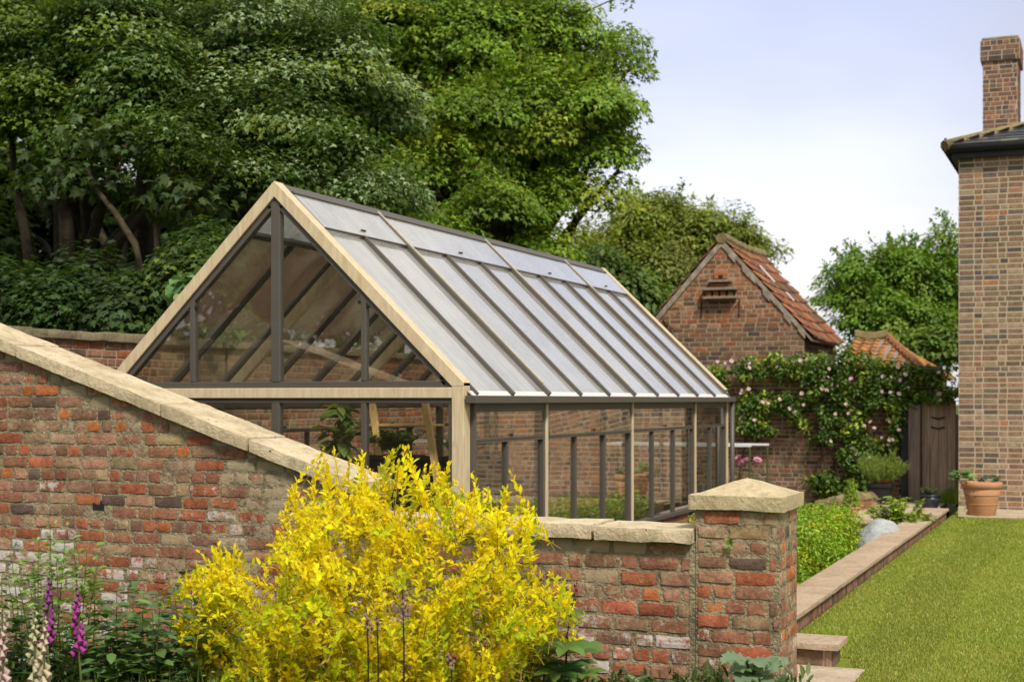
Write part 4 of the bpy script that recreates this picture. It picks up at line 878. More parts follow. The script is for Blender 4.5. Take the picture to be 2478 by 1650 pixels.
# low tiled shed
RY, EY = 35.4, 32.4; rz = atY(2000, 775, RY).z; ez = atY(2000, 862, EY).z; rxr = atY(2042, 775, RY).x; exr = atY(2122, 850, EY).x+.1; exl = -5.6
lb = empty('low_shed', ((exl+exr)/2, RY, 0), 'low shed roofed with mossy orange tiles beside the brick outbuilding', 'shed')
wl = MB().box(exl+.15, exr-.15, EY+.2, 2*RY-EY-.2, -.3, ez-.05).build('wall', M['mortar_far'], lb)
bricks((exl+.15, EY+.199, 0), (1,0,0), (0,-1,0), exr-exl-.3, ez-.05, PAL_OUT, M['brick_far'], wl, .08, .23, .018, .008, 0, (), wo, 81, .2)
PT2 = [(30, (.40, .17, .06)), (25, (.33, .15, .06)), (14, (.26, .15, .06)), (12, (.24, .18, .06))]
hx = exr-rxr
rl = MB().hexa([(exl,EY+.02,ez-.06),(exr-.03,EY+.02,ez-.06),(exr-.03,2*RY-EY,ez-.06),(exl,2*RY-EY,ez-.06),(exl,RY-.02,rz-.03),(rxr,RY-.02,rz-.03),(rxr,RY+.02,rz-.03),(exl,RY+.02,rz-.03)]).build('roof', M['oldwood'], lb)
def tiles(O, U, Up, L, rows, lap, tw, sl, sr, nm):
    r = random.Random(77); v, f, c = [], [], []; U, Up = Vector(U), Vector(Up).normalized(); Nn = U.cross(Up).normalized(); Nn = -Nn if Nn.z < 0 else Nn
    for i in range(rows):
        u = sl*i*lap; u1 = L-sr*i*lap
        while u < u1-.03:
            b_ = min(u+tw, u1); base = len(v); ns = 4; k = r.uniform(-.008, .008); cl = pick(PT2, r)
            for sp_, lift in ((i*lap-.02, .045), ((i+1)*lap+.03, .015)):
                for q in range(ns+1):
                    t = q/ns; dip = -.07*math.sin(math.pi*max(0, min(1, (u+L*.1)/(L*1.2)))); v.append(tuple(Vector(O)+U*(u+(b_-u)*t)+Up*sp_+Nn*(lift+k+.028*math.sin(6.283*t))+Vector((0,0,dip))))
            m0 = len(v)
            for q in range(ns+1): v.append(tuple(Vector(v[base+q])-Nn*.03))
            for q in range(ns): f.append((base+q, base+q+1, base+ns+2+q, base+ns+1+q)); f.append((m0+q, m0+q+1, base+q+1, base+q))
            c += [cl+(1,)]*(len(v)-base); u = b_
    mb = MB(); mb.v = v; mb.f = f; return mb.build(nm, M['pantile'], rl, fix=False, colors=c)
upv = Vector((0, RY-EY, rz-ez)); Ls = upv.length; rw_ = 11
tiles((exl, EY, ez), (1,0,0), upv, exr-exl, rw_, Ls/rw_, .24, 0, hx/Ls, 'tiles')
uph = Vector((-hx, 0, rz-ez)); Lh = uph.length
tiles((exr, EY, ez), (0,1,0), uph, 2*(RY-EY), rw_, Lh/rw_, .24, (RY-EY)/Lh, (RY-EY)/Lh, 'tiles')
mb = MB(); n = 12
for k in range(n):
    a_, b_ = exl+(rxr-exl)*k/n, exl+(rxr-exl)*(k+1)/n; dz = lambda q: -.10*math.sin(math.pi*(.1+q/n*.8)); mb.tube([(a_,RY,rz+.05+dz(k)),(b_+.02,RY,rz+.07+dz(k+1))], [.15,.17], 8)
for k in range(10): p0, p1 = Vector((rxr,RY,rz+.03)), Vector((exr,EY,ez+.05)); pass
mb.build('ridge_tile', M['moss_stone'], rl); mb = MB()
for k in range(10): p0, p1 = Vector((rxr,RY,rz+.0)), Vector((exr,EY,ez+.02)); mb.tube([p1.lerp(p0, k/10), p1.lerp(p0, (k+1)/10+.01)+Vector((0,0,.015))], [.075,.085], 7)
mb.build('hip_tile', M['pantile'], rl, colors=[(.30, .13, .06, 1)]*len(mb.v))

# ================================================================== GATE, POST
ga, gb = atY(2120, 1150, YB-.1), atY(2198, 920, YB-.1)
gx0, gx1, gz1 = ga.x, gb.x, gb.z
ge = empty('plank_gate', ((gx0+gx1)/2, YB-.1, -.05), 'weathered brown plank gate with rotten foot between the back wall and the house', 'gate')
r = random.Random(4); nb = 4; wdt = (gx1-gx0)/nb
MB().box(gx0+.0, gx1, YB-.10, YB-.06, .25, gz1).build('planks', M['gatewood'], ge)
pls = MB()
for k in range(nb):
    z0 = (-.02, .10, .02, .22)[k]; pls.prism([(gx0+k*wdt+.004,YB-.128+.003*(k%2),z0),(gx0+(k+1)*wdt-.004,YB-.128+.003*(k%2),z0+r.uniform(-.08,.08)),(gx0+(k+1)*wdt-.004,YB-.128+.003*(k%2),gz1+r.uniform(-.03,.02)),(gx0+k*wdt+.004,YB-.128+.003*(k%2),gz1+r.uniform(-.03,.02))], (0,.024,0))
pls.build('planks', M['gatewood'], ge)
for z in (1.45, 1.28): MB().tube([((gx0+gx1)/2-.12,YB-.15,z),((gx0+gx1)/2,YB-.16,z-.03),((gx0+gx1)/2+.1,YB-.15,z)], .013, 6).build('latch', M['black'], ge)
pa, pb = atY(2076, 1155, YB-.25), atY(2117, 930, YB-.25)
po = empty('timber_post', ((pa.x+pb.x)/2, YB-.25, -.1), 'broad grey weathered timber post standing left of the plank gate', 'post')
MB().box(pa.x+.10, pb.x, YB-.32, YB-.14, -.16, pb.z).build('post', M['oldwood'], po, .012)
MB().box(pa.x-.03, pa.x+.09, YB-.26, YB-.10, -.16, pb.z+.03).build('backing_board', simple('dark painted board', (.05, .052, .06), .8, .25, 10), po, .006)
MB().box(gx1+.002, HX0-.012, YB-.09, YB-.03, -.1, gz1-.25).build('stop_board', M['oldwood'], po)

# ================================================================== RETAINING WALL, STEPS, SMALL THINGS IN THE GARDEN
rw = empty('low_retaining_wall', (XK-.15, 16, 0), 'long low brick retaining wall with buff coping slabs between the box hedge and the lawn', 'retaining wall')
MB().box(XK-.27, XK-.03, 9.42, 21.9, -.3, .105).build('mortar_core', M['mortar_far'], rw)
bricks((XK-.029, 9.42, -.02), (0,1,0), (1,0,0), 12.48, .125, PAL_WALL, M['brick_far'], rw, .125, .085, .012, .010, 0, (), None, 91, 0)
y = 9.40; k = 0
while y < 21.9:
    l = min(.92, 21.95-y); rough_stone(block(XK-.33, XK+.012, y+.004, y+l-.004, .107, .142), M['slab'], 'coping_slab', rw, 3, .003, .006, 300+k); y += l; k += 1
su = empty('stone_step', (-1.85, 9.55, 0), 'short brick stub topped with a single sandstone slab on the lawn beside the pier', 'step')
MB().box(-2.1, -1.64, 9.375, 9.66, -.1, .12).build('mortar_core', M['mortar_far'], su); bricks((-2.1, 9.374, -.02), (1,0,0), (0,-1,0), .46, .14, PAL_WALL, M['brick_far'], su, .14, .22, .014, .010, 1, (), None, 93, 0)
bricks((-1.639, 9.374, -.02), (0,1,0), (1,0,0), .28, .14, PAL_WALL, M['brick_far'], su, .14, .22, .014, .010, 1, (), None, 94, 0)
rough_stone(block(-2.10, -1.585, 9.32, 9.70, .122, .162), M['slab'], 'slab', su, 4, .003, .006, 333)
# landing before the gate with riser
ld = empty('stone_landing', (-3.1, 23, -.2), 'pale paved landing and rough step below the plank gate', 'landing')
for i, (a, b, c_, d_) in enumerate([(-3.6, -3.05, 21.2, 22.9), (-3.04, -2.46, 21.2, 22.9), (-3.6, -3.05, 22.91, 25.2), (-3.04, -2.46, 22.91, 25.2)]): rough_stone(block(a, b, c_, d_, -.06, .0), M['paving'], 'paving_slab', ld, 3, .003, .01, 340+i)
MB().box(-3.58, -2.47, 21.25, 25.1, -.32, -.062).build('riser', M['moss_stone'], ld); rough_stone(block(-3.5, -2.5, 20.7, 21.22, -.32, -.14), M['paving'], 'lower_step', ld, 3, .01, .02, 345)
# curved mossy wall end
mw = empty('mossy_wall_stub', atD(1940, 1180, 21.6), 'curved brick stub capped with mossy stone beside the small conifer pot', 'low wall')
pts = [atD(1888, 1152, 22.1), atD(1915, 1148, 21.9), atD(1950, 1138, 22.4), atD(1985, 1132, 23.2), atD(2002, 1138, 24.2)]
for i in range(4):
    a, b = pts[i], pts[i+1]; n2 = Vector((b.y-a.y, a.x-b.x, 0)).normalized()*.15; zt2 = (a.z+b.z)/2
    core = MB().hexa([(a.x-n2.x,a.y-n2.y,-.32),(b.x-n2.x,b.y-n2.y,-.32),(b.x+n2.x,b.y+n2.y,-.32),(a.x+n2.x,a.y+n2.y,-.32),(a.x-n2.x,a.y-n2.y,a.z-.09),(b.x-n2.x,b.y-n2.y,b.z-.09),(b.x+n2.x,b.y+n2.y,b.z-.09),(a.x+n2.x,a.y+n2.y,a.z-.09)]).build('brickwork', M['mortar_far'], mw)
    U = (Vector((b.x,b.y,0))-Vector((a.x,a.y,0))); Lq = U.length; U.normalize(); nf = Vector((U.y, -U.x, 0)); 
    bricks(Vector((a.x,a.y,-.3))+nf*.151, U, nf, Lq, min(a.z,b.z)+.2, [(10,(.42,.19,.11)),(6,(.36,.14,.08))], M['brick_far'], mw, .08, .22, .012, .006, 0, (), None, 400+i)
    w = nf*.19; h1 = Vector((0,0,.001)); A_, B_ = Vector((a.x,a.y,a.z-.088)), Vector((b.x,b.y,b.z-.088))
    rough_stone([A_+w, B_+w, B_-w, A_-w]+[A_+w*.7+Vector((0,0,.10)), B_+w*.7+Vector((0,0,.10)), B_-w*.7+Vector((0,0,.10)), A_-w*.7+Vector((0,0,.10))], M['moss_stone'], 'cap_stone', mw, 4, .02, .03, 410+i)
# big terracotta pot
p = atZ(2255, 1186, .02); d = 21.4
e = pot('flower_pot', 'large terracotta pot with curling green leaves standing on the patio by the house', 'flower pot', (p.x, p.y+.2, .02), .20, .275, .50, M['terracotta'], .085)
for z in (.16, .30): MB().lathe((p.x, p.y+.2, .02+z), [(.20+.075*z/.42+.002,0),(.20+.075*z/.42+.006,.006),(.20+.075*z/.42+.004,.014)], 28).build('band', M['terracotta'], e, smooth=True)
parts = []
for k in range(46):
    side_ = k < 30; b0 = np.array([p.x+(-.2 if side_ else .08)+g.normal(0, .09), p.y+.12+g.normal(0, .09), .52+g.uniform(.0, .14 if side_ else .08)]); n = 1
    parts.append(leaf_arrays(b0[None], np.array([[g.normal(-.35 if side_ else 0, .6), g.normal(-.3, .5), .2]]), np.array([[g.normal(0, .4), -.5+g.normal(0, .3), 1.0]]), np.array([g.uniform(.09, .16)]), OVAL, colvar(g, 1, (.13, .26, .06) if side_ else (.06, .12, .06))))
foliage('foliage', parts, e)
p = atZ(2211, 1187, .03); tag(rough_stone(block(p.x-.055, p.x+.055, p.y, p.y+.14, .02, .17), M['stone'], 'stone_block', None, 3, .006, .02, 77), 'small pale stone block leaning beside the large terracotta pot', 'stone block')
p = atZ(2025, 1158, 0); 
e = pot('rosemary_pot', 'square black pot of upright rosemary in front of the climbing rose', 'potted plant', (p.x, p.y, .003), .15, .19, .33, M['blackpot'], .05, None, True)
parts = []; mbs = MB()
for k in range(150):
    a = g.uniform(0, 6.28); q = math.sqrt(g.random()); t1 = np.array([p.x+.46*q*math.cos(a), p.y+.4*q*math.sin(a), .35+.52*g.uniform(.7, 1.05)*(1-.38*q**3)]); b0 = np.array([p.x+.1*q*math.cos(a), p.y+.1*q*math.sin(a), .33])
    n = 46; t = np.linspace(.2, 1, n)[:, None]; P = b0*(1-t)+t1*t+np.array([math.cos(a), math.sin(a), 0])*.06*q*np.sin(t*3.14); az = g.uniform(0, 6.28, n)
    ax = np.stack([np.cos(az), np.sin(az), np.full(n, 1.3)], 1); parts.append(leaf_arrays(P, ax, np.stack([-np.sin(az), np.cos(az), np.zeros(n)], 1), g.uniform(.03, .05, n), DIAM, colvar(g, n, (.23, .31, .06)), .6))
foliage('foliage', parts, e)
p = atZ(1957, 1189, 0)
e = pot('conifer_pot', 'small terracotta pot with a clipped dwarf conifer beside the mossy stub', 'potted plant', (p.x, p.y, .002), .095, .125, .16, M['terracotta'], .035)
parts = [leaf_cloud(g, (p.x, p.y, .19+.30*t), (.13*(1-.75*t)+.02, .13*(1-.75*t)+.02, .09), 160, .05, LANCE, (.26, .36, .04), .5, .5, -.5) for t in np.linspace(0, 1, 7)]
foliage('foliage', parts, e)
p = atZ(2146, 1168, 0)
e = pot('dark_flower_pot', 'dark glazed pot half hidden behind the far end of the retaining wall', 'flower pot', (p.x-.05, p.y, 0), .12, .16, .22, M['bluepot'])
shrubby(e, (p.x-.05, p.y, .2), .16, .18, 16, 14, .05, LANCE, (.09, .12, .05), g)
p = atD(2170, 1150, 24.3)
e = empty('grass_tuft', (p.x, p.y, 0), 'clump of long green grass growing at the foot of the plank gate', 'grass'); n = 900
P = np.stack([p.x+g.normal(0, .22, n), p.y+g.normal(0, .2, n), np.zeros(n)], 1); ax = np.stack([g.normal(0, .3, n), g.normal(0, .3, n), np.ones(n)], 1)
sz = (.16+.28*g.random(n))*np.clip(.6+(P[:, 0]-p.x)*1.2, .3, 1.3); foliage('blades', [leaf_arrays(P, ax, g.normal(size=(n, 3)), sz, BLADE, colvar(g, n, (.28, .40, .05)), .5)], e)
# box hedge
e = tag(foliage('box_hedge', [], None) if False else bpy.data.objects.new('box_hedge', None), 'clipped bright green box hedge between the pier and the white fleece', 'hedge'); COL.objects.link(e); e.location = (-3.1, 14.2, -.16)
parts = []; hx0, hx1, hy0, hy1, hz = -3.75, -2.62, 11.2, 16.4, .47
for k in range(1500):
    fx, fy = g.random(), g.random(); onx = g.random() < .45
    c = np.array([hx0+(hx1-hx0)*(fx if not onx else (1 if g.random() < .8 else 0)), hy0+(hy1-hy0)*fy, (hz if not onx else -.1+(hz+.1)*g.random())])
    c += g.normal(0, .03, 3); n = 34; cc_ = (.23, .37, .018) if g.random() < .88 else (.42, .42, .02)
    parts.append(leaf_cloud(g, c, (.10, .10, .11), n, .042, DIAM, np.array(cc_)*g.uniform(.75, 1.25), .7, .3, -.5, .2, .12))
foliage('foliage', parts, e); MB().box(hx0+.1, hx1-.1, hy0+.1, hy1-.1, -.2, hz-.1).build('branches', M['twig'], e)
# fleece dome
p = atD(2026, 1240, 17.6); bmf = bmesh.new(); bmesh.ops.create_icosphere(bmf, subdivisions=4, radius=1)
for vv in bmf.verts:
    q = vv.co.copy(); k = 1+.06*mnoise.noise(q*2)+.02*mnoise.noise(q*9); vv.co = Vector((p.x+q.x*.30*k, p.y+q.y*.55*k, -.16+max(-.02, q.z)*.44*k))
me = bpy.data.meshes.new('fleece_cover'); bmf.to_mesh(me); bmf.free(); me.materials.append(M['fleece']); fo = bpy.data.objects.new('fleece_cover', me); COL.objects.link(fo)
tag(fo, 'crumpled white garden fleece domed over plants beyond the box hedge', 'fleece cover')
p = atD(2078, 1185, 19.0)
e = empty('lime_green_plant', (p.x, p.y, -.16), 'loose lime green leafy plant spilling towards the retaining wall coping', 'plant')
shrubby(e, (p.x-.05, p.y, -.16), .68, .48, 60, 24, .085, OVAL, (.30, .40, .045), g)
# slim metal frame
ya = 21.2; fr_ = empty('metal_frame', (-5.2, ya, -.16), 'slim white metal frame with flat top rails standing before the rose wall', 'metal frame')
zf = atY(1740, 1021, ya).z; fx1 = atY(1768, 1021, ya).x; fx0 = fx1-2.4
for yy_ in (ya, ya-.65): MB().box(fx0, fx1-(.12 if yy_ < ya else 0), yy_-.02, yy_+.02, zf-.02, zf+.012).build('top_rail', M['white'], fr_)
for xx in (fx0+.02, fx1-.3): MB().box(xx-.02, xx+.02, ya-.629, ya-.021, zf-.021, zf+.008).build('top_rail', M['white'], fr_)
for xx, yy_ in ((fx0+.02, ya), (fx1-.02, ya), (fx0+.02, ya-.65), (fx1-.14, ya-.65)): MB().tube([(xx,yy_,-.2),(xx,yy_,zf-.021)], .014, 6).build('leg', M['greenstem'], fr_)
# peonies
p = atD(1722, 1065, 21.8); e = empty('peony', (p.x, p.y, -.16), 'bushy peony with big pink blooms below the slim metal frame', 'flowering plant')
shrubby(e, (p.x, p.y, -.16), p.z+.2, .45, 26, 20, .13, LONG, (.06, .11, .035), g)
def bloom_mesh(nm, R, petals, col, m, layers=2):
    parts = []; gg = np.random.default_rng(5)
    for L in range(layers):
        n = petals; az = np.arange(n)/n*6.283+L*.5; up = .35+.55*L
        ax = np.stack([np.cos(az), np.sin(az), np.full(n, up)], 1); nr = np.stack([-np.cos(az)*up, -np.sin(az)*up, np.ones(n)], 1)
        parts.append(leaf_arrays(np.zeros((n, 3)), ax, nr, np.full(n, R*(1-.25*L)), OVAL, colvar(gg, n, col, .06, .03), 1.7))
    V, F, C = join(parts); o = np_mesh(nm, V, F, C, M[m]); return o
pb0 = bloom_mesh('bloom', .075, 7, (.75, .36, .45), 'petal', 3); first = True
for px, py in ((1698, 1054), (1708, 1064), (1716, 1060), (1735, 1066), (1742, 1058), (1693, 1061)):
    o = pb0 if first else copy_tree(pb0); first = False; o.parent = e; q = atD(px, py, 21.4); o.location = q-Vector(e.location); o.rotation_euler = (g.uniform(.5, 1.1), g.uniform(-.4, .4), g.uniform(0, 6))

# ================================================================== CLIMBING ROSE
RG = [[(1690,830),(1760,818),(1830,822),(1905,812),(1935,790),(1975,800),(2010,825),(2060,840),(2150,848),(2205,870),(2205,905),(2160,928),(2120,920),(2090,935),(2075,960),(2082,1000),(2060,1030),(2030,1060),(2000,1055),(1975,1075),(1935,1070),(1915,1020),(1880,1012),(1850,1020),(1845,985),(1800,960),(1790,990),(1750,1005),(1700,1000),(1688,960),(1705,900),(1695,870)],
      [(1640,850),(1672,842),(1668,900),(1640,880)], [(1845,1100),(1900,1085),(1935,1110),(1990,1095),(2000,1120),(1930,1135),(1880,1140)], [(1925,1040),(1990,1050),(2000,1085),(1960,1092)]]
def inpoly(p, poly):
    x, y = p; c = False; j = len(poly)-1
    for i in range(len(poly)):
        if (poly[i][1] > y) != (poly[j][1] > y) and x < (poly[j][0]-poly[i][0])*(y-poly[i][1])/(poly[j][1]-poly[i][1])+poly[i][0]: c = not c
        j = i
    return c
def sample_poly(poly, gg, n):
    xs_, ys_ = [q[0] for q in poly], [q[1] for q in poly]; o = []
    while len(o) < n:
        p = (gg.uniform(min(xs_), max(xs_)), gg.uniform(min(ys_), max(ys_)))
        if inpoly(p, poly): o.append(p)
    return o
rs = empty('climbing_rose', (-5, YB-.2, -.16), 'climbing rose with small pale pink flowers spread over the back wall', 'climbing rose')
parts = []
for pi, (poly, n) in enumerate(zip(RG, (720, 18, 40, 26))):
    for px, py in sample_poly(poly, g, n):
        if pi == 0 and mnoise.noise(Vector((px*.017, py*.022, 3))) < (-.05 if py > 930 else -.3): continue
        dd = g.uniform(.05, .42); c = atY(px, py, YB-dd); yel = g.random() < .22
        parts.append(leaf_cloud(g, tuple(c), (.12, .10, .11), 26, .08, DIAM if dd < .15 else OVAL, np.array((.27, .36, .04) if yel else (.115, .195, .035))*g.uniform(.7, 1.3), .5, .3, .3))
foliage('foliage', parts, rs)
mb = MB()
for (a, b, c) in (((1905,1140),(1900,1060),(1870,960)), ((1905,1140),(1960,1080),(2050,940)), ((1910,1140),(1930,1000),(1920,850)), ((1700,1120),(1715,1000),(1735,850)), ((1905,1140),(1840,1060),(1925,1030)), ((2040,1020),(2120,905),(2195,900))):
    P0, P1, P2 = (atY(*q, YB-.08) for q in (a, b, c)); mb.tube([P0*(1-t)**2+P1*2*t*(1-t)+P2*t*t for t in [i/8 for i in range(9)]], [.022-.014*i/8 for i in range(9)], 5)
mb.build('stem', M['twig'], rs)
rb0 = bloom_mesh('bloom', .039, 6, (.88, .66, .66), 'petal', 2); first = True
for px, py in [q for q in sample_poly(RG[0], g, 110) if mnoise.noise(Vector((q[0]*.012, q[1]*.02, 8))) > -.02][:58]+sample_poly(RG[3], g, 3)+[(1650,832),(1682,830),(1668,835),(1935,795),(1945,800),(1900,822)]:
    o = rb0 if first else copy_tree(rb0); first = False; o.parent = rs; q = atY(px, py, YB-g.uniform(.40, .50)); o.location = q-Vector(rs.location); o.rotation_euler = (g.uniform(.6, 1.5), g.uniform(-.4, .4), g.uniform(-1, 1)); k = g.uniform(.8, 1.25); o.scale = (k, k, k)
# ================================================================== TREES
def in_lobe(c, lobes, me, f):
    for i, (q, R) in enumerate(lobes):
        if i != me and np.linalg.norm(c-q) < R*f: return True
    return False
def tree(name, label, base, lobes, leaf_col, nclump, per, lsize, tpl=MAPLE, cr=.62, trunk_r=.22, limbs=True, seed=0, cat='tree', group=None, inner=.25, flat=.75, dark=.8, front=.8, bark='bark', twigs=0, yel=None, s=.2, pale=None, rough=(.62, 1.14), shoots=0):
    """lobes: (px, py, depth, radius in px of the 2355 view) -> balls of clumps at their real place and size."""
    gg = np.random.default_rng(seed); LB = []
    for px, py, D, R in lobes: r0 = R*K*D/FPX; LB.append((np.array(atD(px, py, D)), max(r0-cr*.62, r0*.4)))
    e = empty(name, base, label, cat, group); parts = []
    w = np.array([R**2 for _, R in LB]); w /= w.sum(); toc = np.array([0, 0, HC])
    k = 0; tries = 0; tips = []
    while k < nclump and tries < nclump*12:
        tries += 1; i = gg.choice(len(LB), p=w); q, R = LB[i]; d = unit(gg.normal(size=3))
        view = unit(toc-q)
        if d@view < -.35 and gg.random() < front: continue
        rr = R*gg.uniform(*rough)
        c = q+d*rr*np.array([1, 1, .95])
        if in_lobe(c, LB, i, .72): continue
        k += 1; r_ = cr*gg.uniform(.55, 1.25); n = int(per*(r_/cr)**2*gg.uniform(.8, 1.2))
        # a spray: leaves over a drooping dome, the branch end pushing outwards
        off = unit(gg.normal(size=(n, 3))); off[:, 2] = np.where(off[:, 2] < -.25, -off[:, 2]*.6, off[:, 2])
        rad_ = (.45+.55*gg.random((n, 1))**.5)*r_
        P = c+off*rad_*np.array([1, 1, flat])+d*r_*.25*(off@d)[:, None]
        P[:, 2] -= .22*r_*(np.hypot(off[:, 0], off[:, 1]))**2
        nr = unit(off*.55+np.array([0, 0, .8])+d*.35+gg.normal(0, .38, (n, 3)))
        ax = off*.9+d*.5+gg.normal(0, .45, (n, 3))+np.array([0, 0, -.35]); ax -= nr*(ax*nr).sum(1, keepdims=True)
        base_c = np.array(leaf_col)*gg.uniform(.7, 1.35)
        if yel is not None and gg.random() < yel[0]: base_c = np.array(yel[1])*gg.uniform(.8, 1.2)
        cl_v = colvar(gg, n, base_c, s, .10)
        if pale is not None:      # silvery undersides, kept to the clump tops to paint pale highlights into the colour
            pm = (gg.random(n) < pale[0]*gg.random()*2*(off[:, 2] > .05))[:, None]; cl_v = np.where(pm, colvar(gg, n, pale[1], .15, .06), cl_v)
        parts.append(leaf_arrays(P, ax, nr, lsize*gg.uniform(.6, 1.2, n), tpl, cl_v)); tips.append((c, i))
    # long shoots standing out of the crown
    sh = []
    for _ in range(shoots):
        i = gg.choice(len(LB), p=w); q, R = LB[i]; d = unit(gg.normal(size=3)*np.array([1, 1, .6])+np.array([0, 0, .55])); a = q+d*(R+cr*.25)
        if in_lobe(a, LB, i, 1.0): continue
        L = cr*gg.uniform(.6, 1.5); dd = unit(d+np.array([0, 0, .5])+gg.normal(0, .25, 3)); n = int(per*.22); t = gg.random((n, 1))
        P = a+dd*L*t+gg.normal(0, 1, (n, 3))*cr*.16*(1.1-t*.7); nr = unit(np.array([0, 0, .8])+gg.normal(0, .5, (n, 3))); ax = gg.normal(0, 1, (n, 3))+dd*.4
        parts.append(leaf_arrays(P, ax, nr, lsize*gg.uniform(.6, 1.1, n), tpl, colvar(gg, n, np.array(leaf_col)*gg.uniform(.9, 1.35), s, .1))); sh.append((a-d*cr*.8, a+dd*L))
    # looser leaves through the inside of the crown
    for (q, R) in LB:
        n = int(inner*nclump*per*(R**2)/sum(r**2 for _, r in LB)); d = unit(gg.normal(size=(n, 3))); P = q+d*R*(.25+.6*gg.random((n, 1))**.5)
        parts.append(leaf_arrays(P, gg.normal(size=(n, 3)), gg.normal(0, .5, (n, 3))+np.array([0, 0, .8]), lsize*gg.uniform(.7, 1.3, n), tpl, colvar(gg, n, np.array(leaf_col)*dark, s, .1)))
    V, F, C = join(parts); np_mesh('crown', V, F, C, M['leaf_tree'], e)
    mb = MB(); b = Vector(base); cen = sum((Vector(q) for q, _ in LB), Vector())/len(LB)
    fork = b.lerp(Vector((b.x*.6+cen.x*.4, b.y*.6+cen.y*.4, cen.z)), .45)
    if limbs:
        mb.tube([b-Vector((0,0,.2)), b.lerp(fork, .3)+Vector((.06,.03,0)), b.lerp(fork, .65)-Vector((.05,0,0)), fork], [trunk_r*1.25, trunk_r, trunk_r*.85, trunk_r*.7], 9)
        for q, R in LB:
            t = Vector(q); mid = fork.lerp(t, .5)+Vector((gg.normal(0, .25), gg.normal(0, .25), gg.normal(.2, .2))); pts = [fork*(1-x)**2+mid*2*x*(1-x)+t*x*x for x in [i/6 for i in range(7)]]
            pts = [p+Vector((gg.normal(0, .05), gg.normal(0, .05), gg.normal(0, .05))) for p in pts]
            mb.tube(pts, [trunk_r*.55*(1-.8*i/6)+.01 for i in range(7)], 6)
    for a, b_ in sh: mb.tube([tuple(a), tuple(b_)], [.02, .006], 4)
    for c, i in tips[:twigs]:
        q = LB[i][0]; a = Vector(q).lerp(Vector(c), .2); bb = Vector(c); mb.tube([a, a.lerp(bb, .5)+Vector((0, 0, .08)), bb], [.025, .018, .006], 4)
    if mb.v: mb.build('trunk', M[bark], e, smooth=True)
    return e
GT = 'big leafy trees behind the greenhouse'
GL1 = (.060, .095, .026)
def base_at(px, D): p = atD(px, 900, D); return (p.x, p.y, -.3)
tree('sycamore_tree', 'dark green sycamore filling the upper left corner above the side wall', base_at(150, 21),
     [(70,110,21,140),(250,80,20.5,140),(110,250,20.5,120),(310,190,20,130),(200,310,20,95),(20,290,21,90),(360,300,19.5,85),(430,370,19,60),(40,10,22,120)], (.062, .115, .014), 112, 860, .092, MAPLE3, seed=1, twigs=80, group=GT, yel=(.25, (.13, .20, .018)), cr=.72, inner=.05, flat=.5, pale=(.22, (.25, .34, .14)), rough=(.5, 1.25))
tree('sycamore_tree', 'sycamore with pale silvery leaves on its clump tops rising straight behind the gable peak', base_at(640, 21),
     [(560,110,21,170),(660,260,20,150),(520,260,20,120),(760,160,20.5,150),(800,330,19.5,120),(560,400,19.5,90),(700,430,19.5,90),(440,230,21,110),(860,440,19.5,80),(620,20,22,150),(880,250,21,110)], (.066, .118, .018), 142, 860, .092, MAPLE3, seed=2, twigs=90, group=GT, yel=(.2, (.14, .20, .025)), cr=.70, inner=.05, flat=.52, pale=(.45, (.30, .39, .19)), rough=(.45, 1.25))
tree('sycamore_tree', 'taller fresh green tree whose crown edge stands against the sky right of centre', base_at(1130, 27),
     [(960,90,27,160),(1120,120,27,170),(1260,110,27,140),(1330,40,27,90),(1400,95,27,70),(1080,300,26,150),(1240,280,26,140),(1370,225,26,100),(1405,255,26,52),(1370,345,26,80),(960,380,25,110),(1120,460,25,110),(1270,450,25.5,100),(1350,445,26,60),(1000,520,24,80),(1240,560,25.5,70),(1405,150,27,40),(1420,380,26,30)], (.17, .27, .028), 250, 560, .115, MAPLE3, seed=3, twigs=150, shoots=50, flat=.5, group=GT, yel=(.26, (.25, .31, .03)), s=.22, cr=.74, inner=.06, rough=(.5, 1.25))
tree('sycamore_tree', 'shadowy tree standing deep in the wood left of the gable', base_at(330, 27),
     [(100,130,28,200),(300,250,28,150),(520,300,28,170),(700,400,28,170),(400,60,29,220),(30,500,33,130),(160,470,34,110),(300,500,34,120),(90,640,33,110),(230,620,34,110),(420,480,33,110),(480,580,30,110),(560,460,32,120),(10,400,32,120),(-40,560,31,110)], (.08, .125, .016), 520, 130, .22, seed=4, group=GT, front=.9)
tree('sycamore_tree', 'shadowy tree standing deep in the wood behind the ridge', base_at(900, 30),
     [(800,100,31,220),(980,260,30,190),(880,450,30,170),(1130,420,30,150),(1100,60,31,180),(680,560,30,150),(1050,580,30,120),(1230,380,30,110)], (.06, .10, .022), 330, 110, .25, seed=5, group=GT, front=.9)
